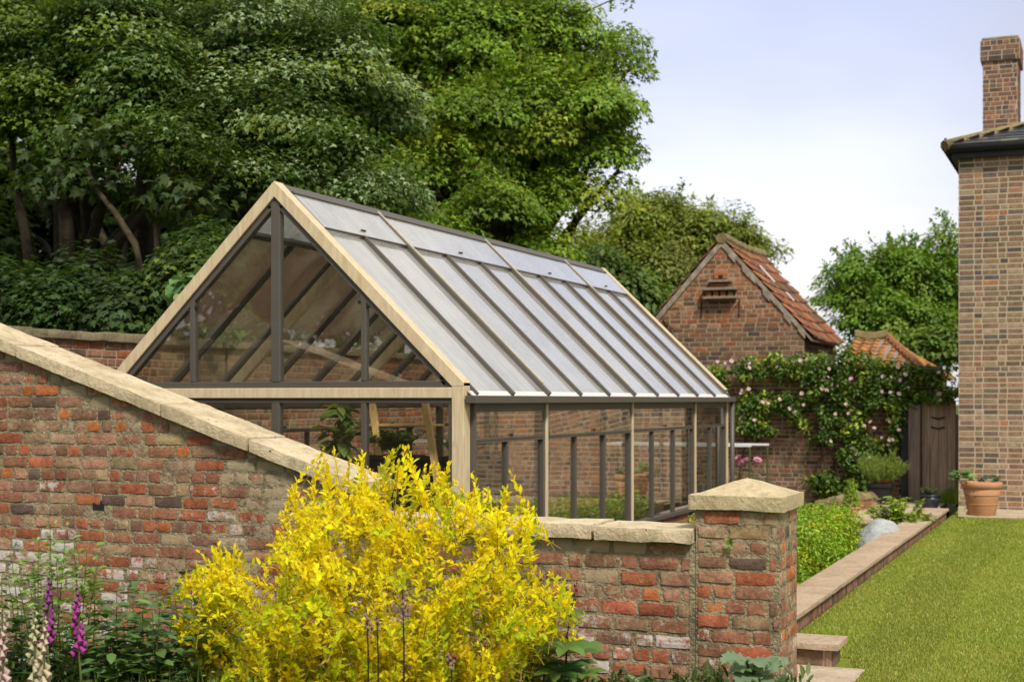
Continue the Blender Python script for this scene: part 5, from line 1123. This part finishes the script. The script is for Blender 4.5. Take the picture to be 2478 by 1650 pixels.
# thin trunks seen in the gap under the canopy
for k, (pts, D, lab) in enumerate([(((330,640),(310,560),(265,490),(225,440),(200,380)), 18.6, 'slim crooked trunk curving left under the canopy'), (((160,720),(158,600),(150,480),(140,380)), 20, 'straight dark trunk at the left under the canopy'), (((435,590),(420,520),(432,470),(430,430)), 18.8, 'short twisted branch stem near the gable slope'), (((250,720),(240,600),(190,500),(170,420)), 21.5, 'leaning dark trunk between two straighter ones'), (((340,740),(332,560),(330,420),(350,300)), 22.5, 'thick dark trunk behind the crooked one')]):
    P = [atD(*q, D) for q in pts]; P = [Vector((P[0].x, P[0].y, -.3))]+P; mb = MB(); R0_ = (.055, .13, .045, .10, .17)[k]
    mb.tube(P, [R0_*(1.15-.13*i) for i in range(len(P))], 8)
    a = P[-2]; mb.tube([a, a+Vector((.3,.1,.35)), a+Vector((.45,.1,.8))], [R0_*.5, R0_*.4, R0_*.2], 6)
    e = empty('young_tree', P[0], lab, 'tree', 'slim trunks under the canopy'); mb.build('trunk', simple('pale bark %d' % k, (.095, .075, .048) if k in (0, 2) else (.06, .048, .035), .9, .3, 9, .1, .8), e, smooth=True)
    q = np.array(P[-1]); foliage('crown', [leaf_cloud(g, q+g.normal(0, .3, 3), (.4, .4, .25), 60, .16, MAPLE, GL1, .8, .4, .4) for _ in range(6)], e, 'leaf_tree')
# understorey along the wall
US = 'dark bushes along the side wall'
tree('bush', 'dark rounded bush at the far left above the side wall', base_at(60, 16.5), [(40,720,16.5,75),(130,725,16.2,60),(-30,670,17,60)], (.04, .08, .016), 110, 260, .085, seed=11, cat='bush', group=US, trunk_r=.07, cr=.45)
tree('bush', 'dark bush above the side wall between two trunks', base_at(240, 16.5), [(220,715,16.5,62),(300,720,16,60),(200,660,17,35)], (.045, .08, .022), 90, 200, .105, seed=12, cat='bush', group=US, trunk_r=.07, cr=.45)
tree('bush', 'green bush pressed against the left slope of the gable', base_at(400, 16.2), [(385,700,16.2,70),(455,640,16,50),(330,740,16,50),(500,590,17,40)], (.058, .11, .018), 130, 260, .085, seed=13, cat='bush', group=US, trunk_r=.07, cr=.45, yel=(.15, (.12, .17, .03)))
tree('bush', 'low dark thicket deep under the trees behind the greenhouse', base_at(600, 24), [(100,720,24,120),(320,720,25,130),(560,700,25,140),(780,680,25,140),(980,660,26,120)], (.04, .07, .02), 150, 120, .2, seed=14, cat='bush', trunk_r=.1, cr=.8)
# far trees
tree('broadleaf_tree', 'rounded olive green tree behind the brick outbuilding', base_at(1540, 50), [(1430,560,50,80),(1500,510,50,72),(1590,540,50,78),(1670,540,50,62),(1722,560,50,48),(1400,640,50,80),(1520,620,49,80),(1480,690,48,60),(1350,590,48,60),(1640,620,50,60),(1745,590,50,25)], (.20, .245, .035), 230, 330, .18, DIAM, inner=.12, rough=(.5, 1.25), shoots=70, flat=.6, cr=.95, trunk_r=.4, seed=21, yel=(.3, (.19, .21, .05)), twigs=40)
tree('broadleaf_tree', 'airy bright green tree with spiky shoots between the outbuilding and the house', base_at(2060, 40), [(2010,650,40,75),(2080,640,40,70),(2150,660,40,80),(1950,690,40,52),(2020,740,39.5,80),(2120,770,39.5,85),(2190,600,40,50),(2200,730,40,60),(2190,555,40,26),(2040,590,40,30),(1930,640,40,20)], (.15, .26, .03), 190, 260, .15, DIAM, shoots=170, flat=.6, cr=.62, trunk_r=.25, seed=22, yel=(.3, (.19, .27, .04)), twigs=160, inner=.08, rough=(.45, 1.3))
tree('bush', 'sunlit green bush behind the low shed', base_at(2150, 37), [(2130,810,37,45),(2180,800,37,50),(2085,800,37,25)], (.13, .20, .035), 60, 110, .2, DIAM, cr=.6, trunk_r=.08, seed=23, cat='bush')
tree('bush', 'small green bush between the greenhouse roof and the outbuilding', base_at(1500, 30), [(1470,690,34,40),(1430,650,34,50),(1380,610,34,40)], (.10, .16, .03), 60, 110, .2, DIAM, cr=.6, trunk_r=.08, seed=24, cat='bush')

# ================================================================== FOREGROUND PLANTS
# golden shrub
YS = [(735,1045),(762,1062),(800,1085),(830,1050),(850,1085),(885,1095),(905,1035),(915,1028),(945,1050),(960,1085),(1000,1062),(1035,1070),(1045,1105),(1100,1095),(1110,1130),(1170,1115),(1160,1165),(1225,1190),(1170,1215),(1190,1270),(1200,1300),(1240,1330),(1310,1345),(1290,1400),(1240,1430),(1250,1480),(1240,1568),(1200,1660),(500,1660),(450,1568),(440,1490),(400,1430),(470,1380),(420,1340),(440,1290),(500,1260),(545,1275),(520,1330),(540,1370),(600,1385),(690,1370),(640,1345),(650,1290),(635,1230),(645,1190),(690,1200),(700,1180),(665,1130),(668,1118),(720,1130),(760,1130),(740,1085)]
sx = atD(850, 1500, 6.75)
ys = empty('golden_shrub', (sx.x, sx.y, .1), 'large bright yellow leaved shrub in front of the ramped brick wall', 'shrub')
gg = np.random.default_rng(12); parts = []; st = MB(); b0 = Vector((sx.x, sx.y+.1, .1)); vd = Vector((-ST, CT, 0)); npt = 0
tips = [(735,1048),(755,1075),(905,1035),(918,1030),(940,1055),(832,1055),(1000,1065),(1032,1072),(665,1122),(690,1150),(645,1195),(640,1235),(1095,1100),(1168,1118),(1222,1190),(545,1272),(490,1258),(455,1300),(1310,1350),(1285,1330),(1275,1390),(400,1432),(440,1340),(430,1400)]
edge_ = []
for i in range(len(YS)):
    a, b = YS[i], YS[(i+1) % len(YS)]
    for f in np.arange(0, 1, 22/max(22, math.dist(a, b))):
        q = (a[0]+(b[0]-a[0])*f, a[1]+(b[1]-a[1])*f)
        if q[1] < 1520 and gg.random() < .7: edge_.append((q[0]+gg.normal(0, 8), q[1]+gg.normal(-6, 12)))
targets = [(q, 2) for q in tips+edge_]+[(q, 0) for q in sample_poly(YS, gg, 2200) if mnoise.noise(Vector((q[0]*.013, q[1]*.017, 2.7))) > -.20 and inpoly((q[0]-12, q[1]), YS) and inpoly((q[0]+12, q[1]), YS) and inpoly((q[0], q[1]-(38 if q[1] < 1250 else 12)), YS)]
for (px, py), kind in targets:
    # dome: the middle of the bush comes towards the camera
    rho = min(1, math.hypot((px-850)/430, (py-1400)/360)); dep = 6.95-.75*math.sqrt(max(0, 1-rho*rho))*gg.random()**.45+.12*gg.normal()
    if kind == 2: dep = 6.85+.1*gg.normal()
    tip = atD(px, py, min(dep, 7.05)); out_ = (tip-b0).normalized(); dirv = (out_*.6+Vector((gg.normal(0,.5), gg.normal(-.15,.45), .42 if kind == 0 else .7))).normalized()
    if gg.random() < .22 and kind == 0: dirv = (dirv+Vector((gg.normal(0,.9), gg.normal(0,.6), -.4))).normalized()
    L = gg.uniform(.13, .30) if kind == 0 else gg.uniform(.28, .4); start = tip-dirv*L; sag = Vector((gg.normal(0,.02), gg.normal(0,.02), 0))
    n = int(L/.0098); t = np.linspace(.02, 1, n); P = np.array(start)[None]*(1-t[:, None])+np.array(tip)[None]*t[:, None]+np.array(sag)[None]*np.sin(t*3.14)[:, None]
    d = np.array(dirv); a0 = unit(np.cross(d, [.3, .5, .8])); b_ = np.cross(d, a0); ph = np.arange(n)*1.5708+np.where(np.arange(n) % 2, 3.14, 0)+gg.uniform(0, 6); 
    sd_ = np.cos(ph)[:, None]*a0+np.sin(ph)[:, None]*b_
    ax = sd_*(1-.4*t[:, None])+d*(.45+.75*t[:, None])+gg.normal(0, .25, (n, 3)); nr = unit(np.cross(np.cross(sd_, d), ax)); nr = nr*np.sign((nr*np.array([.3, -.5, .8])).sum(1, keepdims=True))+np.array([.2, -.35, .55])*.7+gg.normal(0, .25, (n, 3))
    size = .037*gg.uniform(.5, 1.3, n)*(1.08-.45*t**3)*(1.12 if kind else 1)
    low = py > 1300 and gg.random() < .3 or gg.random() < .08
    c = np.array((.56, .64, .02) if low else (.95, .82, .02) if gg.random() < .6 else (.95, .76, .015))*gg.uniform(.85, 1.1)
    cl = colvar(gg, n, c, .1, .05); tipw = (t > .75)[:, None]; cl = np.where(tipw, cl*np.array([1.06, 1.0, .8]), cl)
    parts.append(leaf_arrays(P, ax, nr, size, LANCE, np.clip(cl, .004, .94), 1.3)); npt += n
    st.tube([start-dirv*.04, start, tip], [.0022, .0018, .0008], 4, False)
for k in range(45):
    (px, py), _ = targets[24+len(edge_)+k*17]; tip = atD(px, py, 6.75); mid = b0.lerp(tip, .5)+Vector((0, 0, .12)); st.tube([b0*(1-x)**2+mid*2*x*(1-x)+tip*x*x for x in [i/6 for i in range(7)]], [.009-.0012*i for i in range(7)], 5)
# greener leaves inside, their colour also darkened to paint in shaded depth
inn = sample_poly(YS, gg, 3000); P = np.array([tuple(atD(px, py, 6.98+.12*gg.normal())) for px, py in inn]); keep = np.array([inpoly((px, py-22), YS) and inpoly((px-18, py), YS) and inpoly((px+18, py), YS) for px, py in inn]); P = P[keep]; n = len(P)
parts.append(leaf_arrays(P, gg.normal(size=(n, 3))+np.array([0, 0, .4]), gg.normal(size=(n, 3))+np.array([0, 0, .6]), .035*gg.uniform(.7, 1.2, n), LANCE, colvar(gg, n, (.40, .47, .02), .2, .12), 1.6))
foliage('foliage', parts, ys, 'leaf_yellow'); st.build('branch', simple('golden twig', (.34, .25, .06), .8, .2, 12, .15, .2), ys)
# foxgloves
def bell_mesh(col, col2):
    mb = MB(); n = 10; prof = [(.003,0),(.006,-.004),(.0085,-.014),(.010,-.026),(.0135,-.036),(.0155,-.040),(.012,-.037),(.008,-.024)]; c = []
    for i, (r_, z) in enumerate(prof):
        for k in range(n):
            q = 2*math.pi*k/n; lip = 1.25 if (i in (4, 5) and math.sin(q) < -.3) else 1
            mb.v.append((r_*math.cos(q), r_*math.sin(q)*lip, z-(.006 if (i == 5 and lip > 1) else 0))); c.append(tuple(col if i < 6 else col2)+(1,))
    for i in range(len(prof)-1):
        for k in range(n): k2 = (k+1) % n; mb.f.append((i*n+k, i*n+k2, (i+1)*n+k2, (i+1)*n+k))
    return mb, c
def foxglove(label, px, ytop, ybot, D, col, col2, seed, group=None, green=(.25, .30, .12)):
    r = random.Random(seed); top, bot = atD(px, ytop, D), atD(px+r.uniform(-6, 6), ybot, D)
    base = Vector((bot.x+r.uniform(-.03, .03), bot.y, .1)); e = empty('foxglove', base, label, 'flower', group)
    MB().tube([base-Vector((0,0,.02)), base.lerp(bot, .6)+Vector((.01,0,0)), bot, bot.lerp(top, .5)+Vector((.008,0,0)), bot.lerp(top, 1.36)], [.007,.006,.005,.0035,.0015], 6).build('stem', M['greenstem'], e)
    mb, c = bell_mesh(col, col2); b = mb.build('bell', M['petal'], e, fix=False, smooth=True, colors=c); n = max(14, int((top.z-bot.z)/.0095)); me = b.data
    me.transform(__import__('mathutils').Matrix.Translation(base)); gb_ = []
    for i in range(n):
        t = (i+.3)/n; k = 1.05-.62*t**1.6; o = b if i == 0 else b.copy()
        if i: COL.objects.link(o); o.parent = e
        az = i*2.4+r.uniform(-.4, .4); az = -TH-1.57+ (az % 3.6-1.8)*.9
        p = bot.lerp(top, t)+Vector((0,0,.012)); o.location = p-base; k *= .98; o.scale = (k, k, k*1.05)
        o.rotation_euler = (rad(r.uniform(38, 55)*(1-.35*t)) , 0, az+1.57+TH*2) if False else (rad(46-14*t+r.uniform(-7, 7)), 0, (i*2.4) % 6.283 if i % 3 else r.uniform(-.9, .9)+TH)
    gg2 = np.random.default_rng(seed); m_ = 44; tt = gg2.uniform(.85, 1.36, m_); az = gg2.uniform(0, 6.28, m_)
    P = np.array([tuple(bot.lerp(top, x)) for x in tt]); parts = [leaf_arrays(P, np.stack([np.cos(az), np.sin(az), np.full(m_, -.4)], 1), np.stack([np.cos(az), np.sin(az), np.ones(m_)], 1), np.full(m_, .014), LANCE, colvar(gg2, m_, green), 2.2)]
    m_ = 17; az = gg2.uniform(0, 6.28, m_); P = np.array([tuple(base.lerp(bot, gg2.uniform(.05, .9))) for _ in range(m_)]); parts.append(leaf_arrays(P, np.stack([np.cos(az), np.sin(az), np.full(m_, .35)], 1), np.tile([0,0,1.0], (m_, 1))+gg2.normal(0, .2, (m_, 3)), gg2.uniform(.08, .2, m_), LONG, colvar(gg2, m_, (.08, .15, .05)), 1.6))
    foliage('foliage', parts, e); return e
PUR, PUR2 = (.36, .065, .29), (.50, .25, .42); CRM, CRM2 = (.68, .58, .40), (.72, .62, .5)
foxglove('purple foxglove spike left of the other purple one, by the brick wall', 113, 1325, 1475, 6.45, PUR, PUR2, 1)
foxglove('purple foxglove spike nearer the dark leafy shrub, magenta at its tip', 176, 1345, 1500, 6.45, (.46, .07, .34), PUR2, 2)
foxglove('creamy green foxglove spike, middle one of the pale three at lower left', 80, 1395, 1575, 6.0, (.58, .55, .34), CRM2, 3)
foxglove('cream foxglove spike standing just in front of the left purple one', 101, 1415, 1600, 5.8, CRM, CRM2, 4)
foxglove('pale foxglove spike with pinkish lower bells cut by the left edge', 4, 1400, 1610, 5.8, (.70, .52, .48), CRM2, 5)
# tall fine-leaved weeds, dark leafy shrub
def leafy_stems(name, label, cat, pts, D, hfun, nl, size, tpl, col, gg, wid=1.0, stemm='greenstem', group=None, droop=.0, tw=.05):
    c = sum((atD(px, 1600, D) for px, *_ in pts), Vector())/len(pts); e = empty(name, (c.x, c.y, .1), label, cat, group); mb = MB(); parts = []
    for px, py, *rest in pts:
        D2 = D+gg.normal(0, .12); tip = atD(px, py, D2); bs = Vector((c.x+(tip.x-c.x)*.55+gg.normal(0, .04), c.y+(tip.y-c.y)*.55+gg.normal(0, .04), .08)); mid = bs.lerp(tip, .5)+Vector((gg.normal(0, .03), gg.normal(0, .03), .06))
        f = lambda x: bs*(1-x)**2+mid*2*x*(1-x)+tip*x*x
        mb.tube([f(i/7) for i in range(8)], [.0055-.0006*i for i in range(8)], 5)
        t = np.sort(gg.uniform(.22, 1, nl)); P = np.array([tuple(f(x)) for x in t])+gg.normal(0, tw*.2, (nl, 3)); az = np.arange(nl)*2.4+gg.normal(0, .3, nl)
        ax = np.stack([np.cos(az), np.sin(az), np.full(nl, .35-droop)+gg.normal(0, .2, nl)], 1); nr = np.tile([0,0,1.0], (nl, 1))+ax*np.array([-.3,-.3,0])+gg.normal(0, .25, (nl, 3))
        parts.append(leaf_arrays(P+ax*tw*gg.random((nl, 1)), ax, nr, size*gg.uniform(.6, 1.2, nl)*(1.1-.5*t), tpl, colvar(gg, nl, np.array(col)*gg.uniform(.85, 1.15)), wid))
    mb.build('stem', M[stemm], e); foliage('foliage', parts, e); return e
gl = np.random.default_rng(31)
leafy_stems('tall_weed', 'tall wispy green weed with small leaves behind the purple foxgloves', 'plant', [(115,1205),(90,1240),(150,1235),(170,1270),(200,1262),(215,1300),(60,1300),(25,1270),(130,1290),(190,1330),(75,1290),(230,1270),(40,1330)], 6.75, None, 80, .07, LANCE, (.22, .34, .065), gl, 1.6, tw=.05)
leafy_stems('tall_weed', 'dark leafy stems at the far left edge below the whitewashed bricks', 'plant', [(20,1340),(50,1380),(5,1420),(90,1420),(60,1450),(140,1440),(30,1480),(120,1490),(160,1460)], 6.6, None, 60, .085, LANCE, (.085, .145, .045), gl, 1.7)
leafy_stems('leafy_shrub', 'dark green broad leaved shrub between the foxgloves and the golden shrub', 'shrub', [(270,1340),(300,1330),(330,1360),(240,1380),(370,1375),(400,1390),(350,1400),(280,1400),(220,1420),(420,1420),(450,1400),(310,1430),(250,1450),(390,1450),(340,1470),(200,1470),(430,1470),(290,1490),(360,1500),(240,1510),(400,1510),(460,1450)], 6.75, None, 48, .115, OVAL, (.115, .205, .06), gl, .95, droop=.1)
leafy_stems('leafy_shrub', 'dark leaved shrub half hidden behind the left arm of the golden shrub', 'shrub', [(470,1300),(500,1255),(440,1330),(520,1270),(490,1340),(420,1330),(540,1340),(450,1380),(400,1350)], 7.2, None, 40, .11, OVAL, (.09, .16, .055), gl, .95)
leafy_stems('leafy_shrub', 'green leafy shoots at the right foot of the golden shrub', 'shrub', [(1215,1275),(1245,1290),(1235,1340),(1200,1300),(1265,1320),(1255,1400),(1240,1440),(1270,1460)], 7.1, None, 30, .06, OVAL, (.15, .23, .05), gl, 1.0)
# palmate lupin-like plant
lp = atD(1295, 1470, 6.9); e = empty('lupin', (lp.x, lp.y, .1), 'palmate leaved plant with a dark bud stalk before the low brick wall', 'plant'); parts = []; mb = MB()
tp = atD(1328, 1330, 6.9); mb.tube([(lp.x,lp.y,.1),(lp.x+.02,lp.y,.6),tuple(atD(1300,1480,6.9)),tuple(tp)], [.006,.005,.004,.0015], 5)
for k in range(8): q = atD(1300, 1480, 6.9).lerp(tp, .4+.07*k); mb.lathe(tuple(q+Vector((.008*(-1)**k,0,0))), [(.001,-.008),(.006,0),(.001,.009)], 6)
mb.build('stem', M['darkstem'], e)
for (px, py, R) in ((1300,1415,.12),(1300,1490,.18),(1265,1500,.16),(1330,1500,.15),(1310,1530,.16),(1280,1545,.17),(1340,1550,.14),(1250,1530,.14)):
    c = np.array(atD(px, py, 6.85+gl.normal(0, .06))); n = 9; az = np.arange(n)/n*6.283+gl.random(); ax = np.stack([np.cos(az), np.sin(az), np.full(n, .25)+gl.normal(0, .1, n)], 1); parts.append(leaf_arrays(np.tile(c, (n, 1)), ax, np.tile([0,0,1.0], (n, 1))-ax*.3+np.array([.2, -.4, 0]), np.full(n, R)*gl.uniform(.75, 1, n), LONG, colvar(gl, n, (.11, .20, .04)), 1.3))
foliage('foliage', parts, e)
# dark flower stalks standing in front of the golden shrub
for k, (px, y0_, y1_, lab) in enumerate([(843,1400,1600,'dark stalk with a dusty bud cluster before the golden shrub, leftmost of the three'), (866,1415,1600,'short dark stalk with few buds between its two taller neighbours'), (925,1355,1600,'tallest dark bud stalk in front of the golden shrub'), (1035,1500,1620,'small dark bud stalk low at the right of the golden shrub')]):
    a = atD(px, y0_, 6.05); b = atD(px+4, y1_, 6.05); e = empty('bud_stalk', (b.x, b.y, .1), lab, 'flower stalk', 'dark bud stalks'); mb = MB(); mb.tube([(b.x, b.y, .08), tuple(b), tuple(b.lerp(a, .5)+Vector((.004,0,0))), tuple(a)], [.005,.0045,.004,.002], 5); mb.build('stem', M['darkstem'], e)
    mb = MB(); rr = random.Random(k)
    for i in range(12 if k != 1 else 6):
        q = a.lerp(b, .04+.024*i)+Vector((rr.uniform(-.018,.018), rr.uniform(-.012,.012), 0)); mb.lathe(tuple(q), [(.001,-.010),(.0065,-.004),(.006,.004),(.001,.009)], 6)
    mb.build('bud', simple('dusty buds %d' % k, (.30, .19, .17), .7, .2, 30), e)
# poppy with frilly grey-green leaves
pp = atD(1735, 1560, 6.8); e = empty('poppy_plant', (pp.x, pp.y, .05), 'grey green poppy with frilly leaves at the foot of the brick pier', 'plant'); parts = []; mb = MB()
def frilly(c, ax, nr, L, Wd, col, gg):
    n = 13; V = []; a = unit(np.array(ax, float)); b = unit(np.cross(nr, a)); cc = np.cross(a, b)
    for i in range(n):
        t = i/(n-1); w = Wd*math.sin(math.pi*min(1, t*.93+.07))**.7*(1+.22*math.sin(i*2.6)); z = -.35*L*t*t
        for sgn in (-1, 0, 1): V.append(np.array(c)+a*L*t+b*w*sgn+cc*(z+(.14*Wd+.16*Wd*math.sin(i*2.9+sgn))*abs(sgn)))
    F = []
    for i in range(n-1):
        for s_ in (0, 1): q = i*3+s_; F += [(q, q+3, q+4), (q, q+4, q+1)]
    C = colvar(gg, len(V), col, .06, .03); return np.array(V), np.array(F), C
for px, py, L in ((1690,1500,.17),(1705,1515,.18),(1700,1540,.17),(1740,1490,.17),(1755,1500,.18),(1770,1520,.17),(1735,1530,.2),(1755,1545,.19),(1715,1560,.18),(1780,1555,.16),(1690,1565,.16),(1745,1570,.18)):
    tp = atD(px, py, 6.75+gl.normal(0, .05)); cpt = Vector((pp.x, pp.y, tp.z-.06)); d = tp-cpt; d = d.normalized() if d.length > .02 else Vector((0,-1,.3))
    st0 = tp-d*L*.55; parts.append(frilly(tuple(st0), (d.x+gl.normal(0,.25), d.y-.5+gl.normal(0,.3), .35), (gl.normal(0,.3), -.55, .8), L, L*.33, (.20, .29, .17), gl)); mb.tube([(pp.x,pp.y,.05),(pp.x,pp.y,tp.z*.6),tuple(st0)], [.009,.008,.005], 5)
foliage('foliage', parts, e); mb.build('stem', M['greenstem'], e)
leafy_stems('small_bush', 'small brownish green bush low in front of the low brick wall', 'shrub', [(1560,1540),(1590,1520),(1620,1530),(1640,1545),(1575,1560),(1605,1555),(1655,1535)], 7.0, None, 60, .03, OVAL, (.13, .15, .045), gl, 1.1, 'twig')
leafy_stems('pale_flowered_plant', 'low plant with greenish cream buds below the palmate plant', 'plant', [(1215,1535),(1230,1560),(1265,1560),(1290,1565),(1320,1570),(1190,1570)], 6.9, None, 30, .05, OVAL, (.12, .17, .06), gl, 1.0)
w0 = Vector((-1.83, PY0-.02, .985)); e = empty('wall_weed', w0, 'tiny bright green weed rooted in a mortar joint of the pier', 'weed'); n = 12; az = gl.uniform(0, 6.28, n)
foliage('foliage', [leaf_arrays(np.tile(np.array(w0), (n, 1)), np.stack([np.cos(az), -.4-.3*gl.random(n), np.sin(az)], 1), np.tile([0, -1.0, .4], (n, 1)), gl.uniform(.02, .04, n), OVAL, colvar(gl, n, (.16, .28, .05)))], e)
# ================================================================== STUFF: lawn blades and border weeds
n = 230000; u = g.random(n); Yb = 1/(1/8.0-u*(1/8.0-1/22.2)); Xb = XK+.02+g.random(n)**1.2*(2.2+Yb*.05)
kp = ~((Yb < 9.42) & (Xb < -1.42)) & ~((Xb < -1.56) & (Yb < 9.75)); Xb, Yb = Xb[kp], Yb[kp]; n = len(Xb)
P = np.stack([Xb, Yb, np.zeros(n)], 1); ax = np.stack([g.normal(0, .55, n), g.normal(0, .55, n), np.ones(n)], 1)
pn = np.sin(Xb*2.1+np.sin(Yb*.9)*1.3)*np.sin(Yb*1.25+Xb*.7)
cb = colvar(g, n, (.27, .325, .048), .15, .10)*(1+.09*np.sign(np.sin(Xb*5.6+.3*np.sin(Yb))))[:, None]; dry = (g.random(n) < .20+.16*pn)[:, None]; cb = np.where(dry, colvar(g, n, (.40, .40, .09), .15, .08), cb)
tag(foliage('mown_grass', [leaf_arrays(P, ax, g.normal(size=(n, 3)), (.010+.015*g.random(n))*(1+.02*Yb), BLADE, cb, 1.6+.06*Yb.mean())]), 'short mown grass blades of the lawn', 'grass', kind='stuff')
n = 5200; px_ = g.uniform(-60, 640, n); D_ = g.uniform(6.0, 7.15, n); P = np.array([tuple(atD(a, 1500, d_)) for a, d_ in zip(px_, D_)]); P[:, 2] = .09
hmax = .36+.16*np.sin(px_*.03)**2*g.random(n); dens = np.clip(.75+.25*np.sin(px_*.02), .3, 1)
ax = np.stack([g.normal(0, .28, n), g.normal(0, .28, n), np.ones(n)], 1); sz = hmax*g.uniform(.55, 1.08, n)
b1 = leaf_arrays(P, ax, g.normal(size=(n, 3)), sz, T_([(0,.010,0),(0,-.010,0),(.6,.008,.06),(.6,-.008,.06),(1,0,.22)], [(0,1,2),(1,3,2),(2,3,4)]), colvar(g, n, (.15, .20, .05), .22, .15))
m_ = 9000; i_ = g.integers(0, n, m_); tt = g.uniform(.3, 1, m_)[:, None]; PP_ = P[i_]+unit(ax[i_])*sz[i_][:, None]*tt; b2 = leaf_arrays(PP_, g.normal(size=(m_, 3)), g.normal(0, .5, (m_, 3))+np.array([0, 0, .8]), g.uniform(.018, .045, m_), LANCE, colvar(g, m_, (.13, .20, .045), .25, .15))
m_ = 160; i_ = g.integers(0, n, m_); PP_ = P[i_]+unit(ax[i_])*sz[i_][:, None]; b3 = leaf_arrays(np.repeat(PP_, 5, 0), np.array([[math.cos(q*1.256), math.sin(q*1.256), .35] for q in range(5)]*m_), np.tile([0,0,1.0], (5*m_, 1)), np.full(5*m_, .010), DIAM, np.tile([.75, .55, .02], (5*m_, 1)), 1.8)
tag(foliage('border_weeds', [b1, b2, b3]), 'tangle of long grass and small yellow buttercups along the bottom left', 'weeds', kind='stuff')
n = 3000; px_ = g.uniform(1180, 1860, n); D_ = g.uniform(6.7, 7.3, n); P = np.array([tuple(atD(a, 1500, d_)) for a, d_ in zip(px_, D_)]); P[:, 2] = .09
tag(foliage('border_plants', [leaf_arrays(P+np.array([0, 0, 1])*g.uniform(0, .26, (n, 1)), g.normal(size=(n, 3))+np.array([0,0,.6]), g.normal(0, .6, (n, 3))+np.array([0, 0, .9]), g.uniform(.04, .1, n), LANCE, colvar(g, n, (.09, .14, .04), .25))]), 'low green ground cover at the foot of the low wall', 'ground cover', kind='stuff')

gw = np.random.default_rng(8); parts = []  # unseen leaf clouds behind the camera, added to darken the gable reflection
for k in range(90):
    c = (gw.uniform(-27, 1), -20+gw.normal(0, 1.5), gw.uniform(.5, 9.5)); parts.append(leaf_cloud(gw, c, (2.4, 1.6, 1.9), 420, .6, OVAL, np.array((.06, .09, .025))*gw.uniform(.7, 1.3), .5, .3))
tag(foliage('wood', parts, None, 'leaf_tree'), 'unseen dark wood added to keep bright sky out of the gable glass', 'wood', kind='stuff')
